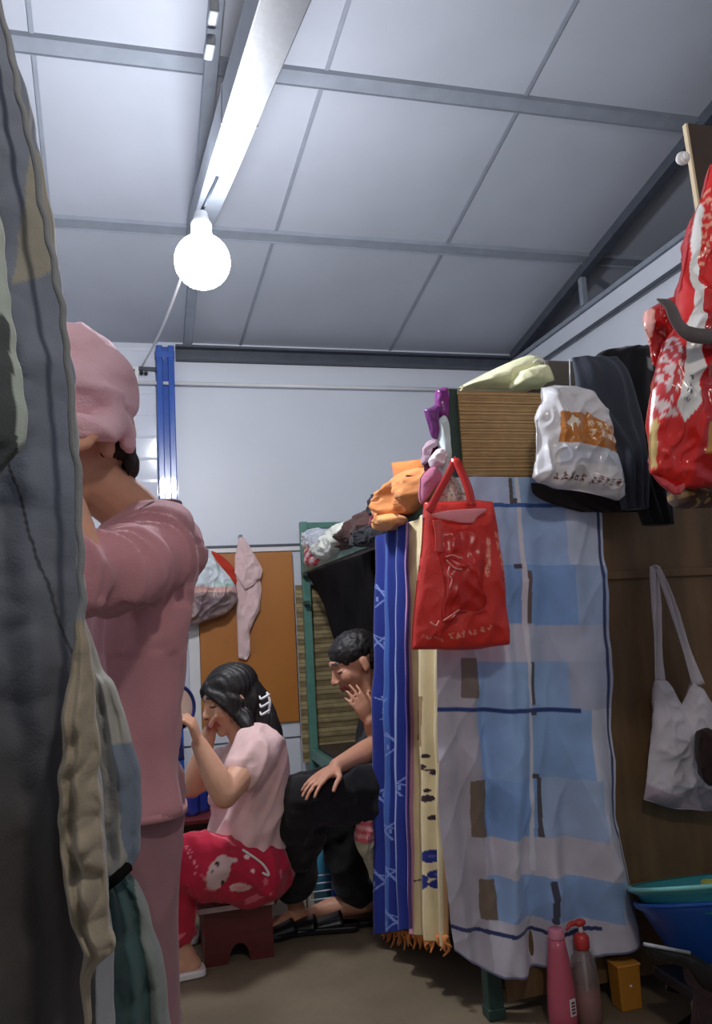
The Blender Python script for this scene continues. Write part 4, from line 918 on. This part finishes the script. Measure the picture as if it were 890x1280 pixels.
for x in (-.05, .10): put('wire_upright', tube([(x0+x, 3.1, 0), (x0+x, 3.1, .06), (x0+x, 3.17, .14), (x0+x, 3.17, 0)], .0035, 8), 'steell', rk)
lump('striped_cloth', [(446, 1020), (456, 1012), (466, 1020), (468, 1060), (464, 1078), (452, 1070), (444, 1050)], 1, 2.78, .03, lambda x, y, s: (196, 190, 160) if y > 1050 else ((206, 96, 100) if int(y/5) % 2 else (222, 150, 150)), 'red and pale striped cloth hanging behind the blue curtain edge', 'cloth', .012, 16, 64)
# ================================================================== FLOOR RIGHT
MT['shampoo'] = plastic('pink_bottle', (196, 92, 112), .25)
p = V((aY(704, 1272, 2.055)[0], 2.055, 0)); zt = aY(696, 1160, 2.055)[2]
sb = thing('shampoo_bottle', p, 'tall opaque pink shampoo bottle on the floor below the sheet', 'bottle')
put('bottle_body', lathe([(.030, 0), (.037, .006), (.038, .04), (.036, .09), (.030, zt*.65), (.024, zt*.8), (.021, zt*.9)], p, 36), 'shampoo', sb)
put('cap', lathe([(.0215, 0), (.022, .004), (.020, zt*.09), (.018, zt*.1)], p+V((0, 0, zt*.9)), 30), plastic('pink_cap', (214, 130, 150), .3), sb)
lbp = p+V((.012, -.036, .06)); put('label', obox(lbp, V((1, .3, 0)).normalized(), V((0, 0, 1)), V((-.3, 1, 0)).normalized(), .009, .02, .0015), 'white', sb, smooth=False)
for k in range(4): put('label_mark', obox(lbp+V((0, -.002, .012-.008*k)), V((1, .3, 0)).normalized(), V((0, 0, 1)), V((-.3, 1, 0)).normalized(), .006, .0022, .001), plastic('mark', (120, 60, 70)), sb, smooth=False)
p = V((aY(735, 1268, 2.06)[0], 2.06, 0)); zt = aY(728, 1182, 2.06)[2]
pb = thing('pump_bottle', p, 'clear pump bottle half full of pink soap beside the shampoo bottle', 'bottle')
put('bottle_body', lathe([(.03, 0), (.037, .006), (.038, .05), (.036, zt*.6), (.030, zt*.85), (.014, zt*.98)], p, 36), mat('clear_bottle', (206, 190, 186), .12, 5, .05, trans=.75, coat=.3), pb)
put('soap', lathe([(.028, .004), (.035, .009), (.0362, .05), (.0360, zt*.42)], p, 36), plastic('pink_soap', (226, 124, 110), .35), pb)
put('collar', lathe([(.019, 0), (.021, .003), (.021, .028), (.014, .036), (.008, .04)], p+V((0, 0, zt*.97)), 26), plastic('red_pump', (196, 60, 56), .3), pb)
put('pump_stem', lathe([(.006, 0), (.006, .035)], p+V((0, 0, zt+.025)), 14), 'white', pb)
hp_ = p+V((0, 0, zt+.058)); put('pump_head', remesh([ellip(hp_, (.017, .013, .010)), limb([hp_, hp_+V((-.03, -.005, .002)), hp_+V((-.045, -.008, -.008))], [.008, .0065, .004], 10)], .0022, 2), plastic('red_pump2', (190, 56, 52), .3), pb)
put('dip_tube', tube([p+V((0, 0, zt)), p+V((.004, 0, .02))], .003, 8), 'white', pb)
p = V((aY(784, 1258, 2.09)[0], 2.09, 0)); zt = aY(784, 1201, 2.09)[2]
oc = thing('amber_cup', p, 'square amber plastic cup on the floor right of the pump bottle', 'cup')
def frustum(c, hx, hy, tx, ty, h, wall=None):
    v = []; 
    for z, a, b in ((0, hx, hy), (h, tx, ty)): v += [V(c)+V((s1*a, s2*b, z)) for s1, s2 in ((-1, -1), (1, -1), (1, 1), (-1, 1))]
    return v, [(3, 2, 1, 0), (4, 5, 6, 7), (0, 1, 5, 4), (1, 2, 6, 5), (2, 3, 7, 6), (3, 0, 4, 7)]
put('cup_body', frustum(p, .031, .026, .034, .028, zt), plastic('amber', (206, 138, 52), .3, trans=.2), oc, smooth=False, bevel=.004)
put('rivet', ellip(p+V((0, -.029, zt*.55)), (.004, .003, .004), 10), 'white', oc)
put('rim', frustum(p+V((0, 0, zt-.004)), .0355, .0295, .0355, .0295, .006), plastic('amber2', (216, 150, 62), .3), oc, smooth=False, bevel=.002)
# basins on a dark stool
pc = V((aY(920, 1120, 1.87)[0], 1.87, 0)); zr_ = aY(812, 1116, 1.87)[2]; R = pc.x-aY(811, 1116, 1.87)[0]
bs = thing('folding_stool', V((pc.x, pc.y, 0)), 'dark folding stool under the two basins at the lower right', 'stool')
zs = zr_-.215
def lv(v): return V(v)
put('stool_top', join(obox(V((pc.x-.03, pc.y-.06, zs-.02)), V((1, 0, -.12)).normalized(), V((0, 1, 0)), V((.12, 0, 1)).normalized(), .19, .13, .014)), 'black', bs, smooth=False, bevel=.006)
q0, q1 = aY(805, 1180, pc.y-.215), aY(862, 1191, pc.y-.215)
put('seat_edge', pillow([(803, 1181), (840, 1186), (866, 1193), (892, 1212), (902, 1240), (880, 1236), (860, 1212), (836, 1203), (814, 1197)], 1, pc.y-.205, .010, .003, 9, 72, cen=(858, 1202)), 'black', bs)
put('metal_edge', tube([q0, q1], .004, 8), 'steell', bs)
for s1 in (-1, 1):
    put('leg', bar((pc.x-.17*s1-.03, pc.y-.17, zs-.03), (pc.x+.14*s1-.03, pc.y-.17, .0), .02, .03, V((0, 1, 0))), 'black', bs, smooth=False, bevel=.004)
    put('leg', bar((pc.x-.17*s1-.03, pc.y+.06, zs-.03), (pc.x+.14*s1-.03, pc.y+.06, .0), .02, .03, V((0, 1, 0))), 'black', bs, smooth=False, bevel=.004)
put('fabric_sling', pillow([(850, 1196), (890, 1206), (900, 1290), (862, 1290), (868, 1240), (856, 1225)], 1, pc.y-.2, .012, .01, 12, 71, smooth=False), fabric('dark_maroon', (52, 34, 36)), bs)
TA = V((.02, .29, 1)).normalized()
def basin(c, r, h, m, name, label, lm=None):
    b = thing(name, c, label, 'basin')
    put('bowl', lathe([(r*.66, 0), (r*.7, .004), (r*.93, h*.86), (r*.99, h*.93), (r, h), (r*.985, h+.004), (r*.95, h), (r*.9, h*.86), (r*.66, .012), (.001, .012)], c, 64, TA, (True, False)), m, b)
    put('rim', lathe([(r*.965, h-.003), (r*1.0, h-.006), (r*1.01, h), (r*1.0, h+.005), (r*.965, h+.004)], c, 64, TA, (False, False)), lm or m, b)
    return b
bb = basin(V((pc.x+.006, pc.y, zr_-.185)), R*.96, .14, plastic('blue_basin', (28, 84, 170), .3), 'plastic_basin', 'blue plastic basin, the lower of the two basins at the right')
tq = basin(V((pc.x, pc.y, zr_-.118)), R, .115, plastic('teal_basin', (58, 150, 160), .3), 'plastic_basin', 'turquoise plastic basin nested on top of the blue basin', plastic('teal_rim', (130, 206, 200), .3))
o = put('sponge', remesh([ellip(V((pc.x-.05, pc.y+.02, zr_-.02-.0)), (.035, .03, .022)), ellip(V((pc.x-.03, pc.y+.03, zr_-.03)), (.04, .03, .02))], .004, 2, None, folds(.006, 40, 2)), fabric('yellow_green', (170, 176, 70))); tag(o, 'yellow-green sponge lying in the turquoise basin', 'sponge')
# ================================================================== NEAR RIGHT: board and red-white sack
YN = 1.5
pa = aY(861, 154, YN); pbm = aY(876, 265, YN)
nb = thing('wooden_board', V((pa.x+.12, YN, 1.0)), 'dark brown upright board with a pale edge at the top right corner', 'board')
xs = [(pa.x, pa.z), (pa.x+.3, pa.z+.0), (pa.x+.3, .25), (pbm.x+.10, .25), (pbm.x+.06, 1.40), (pbm.x, pbm.z)]
n = len(xs); put('board_face', ([V((a, y, b)) for y in (YN, YN+.02) for a, b in xs], [tuple(range(n)), tuple(range(2*n-1, n-1, -1))]+[(i+n, (i+1) % n+n, (i+1) % n, i) for i in range(n)]), 'darkboard', nb, smooth=False)
put('pale_edge', bar((pa.x-.003, YN+.01, pa.z+.002), (pbm.x-.003, YN+.004, pbm.z), .012, .006, V((1, 0, 0))), fabric('pale_wood', (214, 196, 164)), nb, smooth=False)
kp = aY(857, 196, YN-.01)
put('knob', join(lathe([(.010, 0), (.016, .003), (.016, .010), (.008, .013)], kp+V((0, .012, 0)), 20, V((-.5, -1, 0))), ellip(kp, (.008, .008, .012))), 'white', nb)
put('upright_post', box(pa.x+.26, pa.x+.30, YN+.02, YN+.06, 0, pa.z+.3), 'greend', nb, smooth=False, bevel=.004)
put('board_foot', box(pa.x+.05, pa.x+.30, YN, YN+.4, 0, .25), 'darkboard', nb, smooth=False) if False else None
YK = 1.40
sk_ = thing('rice_sack', aY(850, 612, YK), 'shiny red and white printed woven sack hanging at the right edge', 'sack')
def sackcol(x, y, s):
    if s <= 0: return (190, 26, 26)
    ys = (245, 265, 300, 350, 395, 430, 480, 510, 534); xl_ = (872, 868, 862, 857, 851, 844, 836, 828, 838); xr_ = (875, 873, 867, 863, 861, 859, 858, 857, 839)
    L_, R_ = np.interp(y, ys, xl_), np.interp(y, ys, xr_)
    if 245 < y < 534 and L_ < x < R_:
        if 478 < y < 515 and text_at(x, y, 850, 480, 840, 514, 8, 4, 300): return (70, 70, 78)
        return (234, 232, 230)
    if 425 < y < 525 and x < L_-2 and x < 838:
        return (228, 204, 204) if nz((x*1.6, y*.7, 0), .16, 3) > .02 else (206, 62, 66)
    if x < 816 and 525 < y < 585: return (222, 190, 120)
    if 462 < y < 468 and x > 868: return (214, 130, 90)
    if 536 < y < 575 and 866 < x < 882: return (186, 132, 66)
    if y < 350 and text_at(x, y, 884, 240, 872, 345, 10, 9, 320): return (236, 160, 140)
    if x < 850 and nz((x, y, 4), .3) > .66: return (232, 140, 130)
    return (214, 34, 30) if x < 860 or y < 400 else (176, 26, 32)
sp = [(905, 210), (905, 600), (890, 610), (868, 612), (848, 608), (814, 592), (812, 560), (815, 500), (820, 460), (830, 430), (846, 400), (852, 350), (862, 300), (868, 265), (880, 240), (888, 205)]
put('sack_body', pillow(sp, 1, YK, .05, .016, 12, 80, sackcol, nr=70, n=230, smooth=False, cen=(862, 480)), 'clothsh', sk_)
put('sack_corner', pillow([(806, 388), (822, 380), (840, 372), (852, 384), (846, 410), (832, 440), (818, 456), (812, 430), (806, 408)], 1, YK+.05, .02, .012, 16, 81, lambda x, y, s: (236, 170, 160) if nz((x, y, 7), .25) > .45 or (x < 811 and y > 384) else (186, 34, 36), nr=30, n=100), 'clothsh', sk_)
put('corner_fin', pillow([(812, 590), (836, 604), (846, 612), (858, 604), (866, 598), (850, 618), (842, 618), (826, 606)], 1, YK+.0, .006, .004, 16, 82, smooth=False, cen=(842, 609)), plastic('red_film', (200, 70, 76), .2), sk_)
st2 = [V(p) for p in catm([tuple(aY(x, y, yy)) for x, y, yy in ((829, 374, 1.37), (838, 384, 1.35), (846, 402, 1.325), (858, 415, 1.31), (874, 420, 1.31), (905, 420, 1.33))], 30)]
vs, fs = [], []
for i, p in enumerate(st2):
    d = (st2[min(i+1, 29)]-st2[max(i-1, 0)]).normalized(); sdv = d.cross(V((0, 1, 0))).normalized(); vs += [p-sdv*.016, p+sdv*.016]
for i in range(29): fs.append((2*i, 2*i+1, 2*i+3, 2*i+2))
put('strap', (vs, fs), fabric('grey_webbing', (84, 76, 76)), sk_, solid=.003)
lump('brown_bundle', [(842, 606), (866, 602), (892, 606), (894, 632), (872, 636), (850, 632)], 1, YK+.06, .04, lambda x, y, s: (150, 120, 70) if nz((x, y, 0), .12) > .2 else (76, 54, 42), 'brown and ochre bundle just below the red sack', 'bundle', .014, 14, 83)
# ================================================================== NEAR LEFT: clothes on a line
YC = .86; ZL_ = 1.93
tag(put('clothes_line', tube([(XL, YC, ZL_), (.55, YC, ZL_), (XR, YC, ZL_)], .003, 8), 'white'), 'white clothes line carrying the garments at the left, just out of view above', 'clothes line')
tag(put('clothes_line', tube([(XL, .70, ZL_), (.2, .70, ZL_), (XR, .70, ZL_)], .003, 8), 'white'), 'second white clothes line nearest the camera carrying the sage shirt, out of view above', 'clothes line')
def jc(x, y, s):
    if 200 < y < 385 and x > np.interp(y, (200, 240, 385), (42, 38, 22)) and y < 385-(x-22)*.83: return (146, 142, 130)
    if y < 200 and abs(x-34-(y-80)*.08) < 1.6: return (150, 152, 156)
    if abs(x-(y-560)*.34-4) < 2 and 585 < y < 860: return (62, 64, 70)
    if x > np.interp(y, (480, 640, 1300), (93, 96, 122)) : return (140, 142, 146)
    return (116, 123, 136) if y < 640 else tuple(np.interp(y, (640, 900, 1050), q) for q in ((112, 88, 74), (118, 90, 70), (130, 96, 68)))  # shade on the lower coat painted into its colour
def hanger(x, Y, parent=None, lab=None):
    c = V((x, Y, ZL_)); h = thing('clothes_hanger', c, lab, 'hanger')
    put('hanger_wire', join(tube([c+V((.0, -.012, -.02)), c+V((0, -.01, .012)), c+V((0, .008, .012)), c+V((0, .01, -.03)), c+V((0, 0, -.07))], .0018, 6, 20), tube([c+V((0, 0, -.07)), c+V((-.17, 0, -.14)), c+V((.17, 0, -.14)), c+V((0, 0, -.07))], .002, 6)), 'steel', h); return h
hang('grey_coat', [(-190, 0, -110, YC, .03), (-200, 2, 0, YC, .05), (-200, 24, 80, YC), (-200, 44, 160, YC), (-200, 62, 250, YC), (-200, 76, 350, YC), (-200, 84, 420, YC), (-200, 95, 500, YC), (-200, 99, 600, YC), (-200, 104, 700, YC), (-200, 110, 800, YC), (-200, 117, 880, YC), (-200, 128, 1000, YC), (-200, 138, 1150, YC), (-200, 146, 1330, YC)], .055, jc,
     'large dark grey hanging coat filling the left edge of the picture', 'coat', .014, 3, 5, nu=300, nv=300, cr=.006)
hang('sage_shirt', [(-150, -50, -120, .70, .01), (-150, -18, 60, .70), (-150, -4, 250, .70), (-150, 8, 330, .70), (-150, 20, 420, .70), (-150, 31, 490, .70), (-150, 33, 545, .70), (-150, 22, 566, .70), (-150, 2, 590, .70), (-150, -20, 610, .70, .01)], .02, lambda x, y, s: (168, 178, 168) if x > 20+(y-490)*.05+ (0 if y > 440 else (440-y)*-.12) or y < 400 else (70, 76, 74),
     'sage green shirt hem hanging nearest the camera at the upper left', 'shirt', .006, 3, 6, nu=80, nv=110)
def sc2(x, y, s): return (150, 138, 118) if y > 775 else (132, 134, 136)
hang('beige_cloth', [(-16, -8, -70, .79, .004), (12, 20, 80, .79, .004), (48, 57, 250, .79, .004), (77, 86, 420, .79, .004), (91, 101, 600, .79, .005), (97, 106, 700, .79, .006), (97, 109, 770, .79, .008), (90, 114, 820, .79), (80, 120, 880, .785), (76, 124, 950, .78), (76, 130, 1020, .78), (80, 134, 1090, .78), (92, 139, 1150, .785), (100, 142, 1180, .785), (101, 118, 1212, .79, .01), (104, 112, 1290, .79, .006)], .022, sc2,
     'crumpled beige cloth hanging along the edge of the dark grey coat', 'cloth', .006, 2, 7, nu=120, nv=260, cr=.022)
def tc(x, y, s):
    e = x-(120+ (y-840)*.28 if y < 1000 else 170)
    if y > 1085: return (58, 84, 82) if x < 168+(y-1085)*.13 else (128, 134, 130)
    return (158, 156, 148) if y < 925 or x < 142+(y-925)*.12 else (112, 122, 136)
hang('teal_garment', [(-60, -30, -70, .98, .008), (10, 50, 400, .98, .01), (56, 92, 700, .98, .01), (100, 122, 822, .98, .012), (112, 142, 855, .98), (116, 160, 900, .98), (118, 172, 950, .98), (120, 178, 1000, .98), (124, 176, 1050, .98), (128, 163, 1088, .98), (128, 176, 1110, .98), (130, 190, 1150, .98), (132, 203, 1200, .98), (134, 211, 1250, .98), (134, 216, 1300, .98), (134, 220, 1400, .98)], .035, tc,
     'grey and teal garment gathered at the waist, hanging right of the coat', 'garment', .008, 2, 8, nu=110, nv=220, cr=.010)
tag(put('waist_tie', tube([aY(132, 1108, .94), aY(145, 1098, .93), aY(160, 1084, .945)], .006, 8, 12), 'blackcloth'), 'dark tie round the waist of the grey and teal garment', 'tie')
put('hanger_coat', ([], []), 'steel') if False else None
hanger(-.42, YC, None, 'wire hanger of the grey coat on the line above the picture')
# ================================================================== LIGHT
L2 = V((.40, -.10, 2.45))
lb2 = thing('light_bulb', L2, 'second bare bulb hanging behind the camera, out of the picture', 'light bulb')
g2 = mat('lamp_glow_2', (255, 246, 236), .4, emit=1); g2.node_tree.nodes['Principled BSDF'].inputs['Emission Strength'].default_value = 100
put('globe', ellip(L2, (.08, .08, .08), 24), g2, lb2)
put('bulb_base', lathe([(.022, 0), (.024, .05), (.016, .07)], L2+V((0, 0, .05)), 16), 'white', lb2)
put('hanger', tube([L2+V((0, 0, .11)), V((L2.x, L2.y, cz(L2.y)))], .004, 6), 'steeld', lb2)
wd = bpy.data.worlds.new('world'); scn.world = wd; wd.use_nodes = True
bg = wd.node_tree.nodes['Background']; bg.inputs[0].default_value = (.62, .65, .72, 1); bg.inputs[1].default_value = .22
vs_ = scn.view_settings; vs_.view_transform = 'Standard'; vs_.look = 'None'; vs_.gamma = 1; vs_.use_curve_mapping = False; vs_.exposure = .66
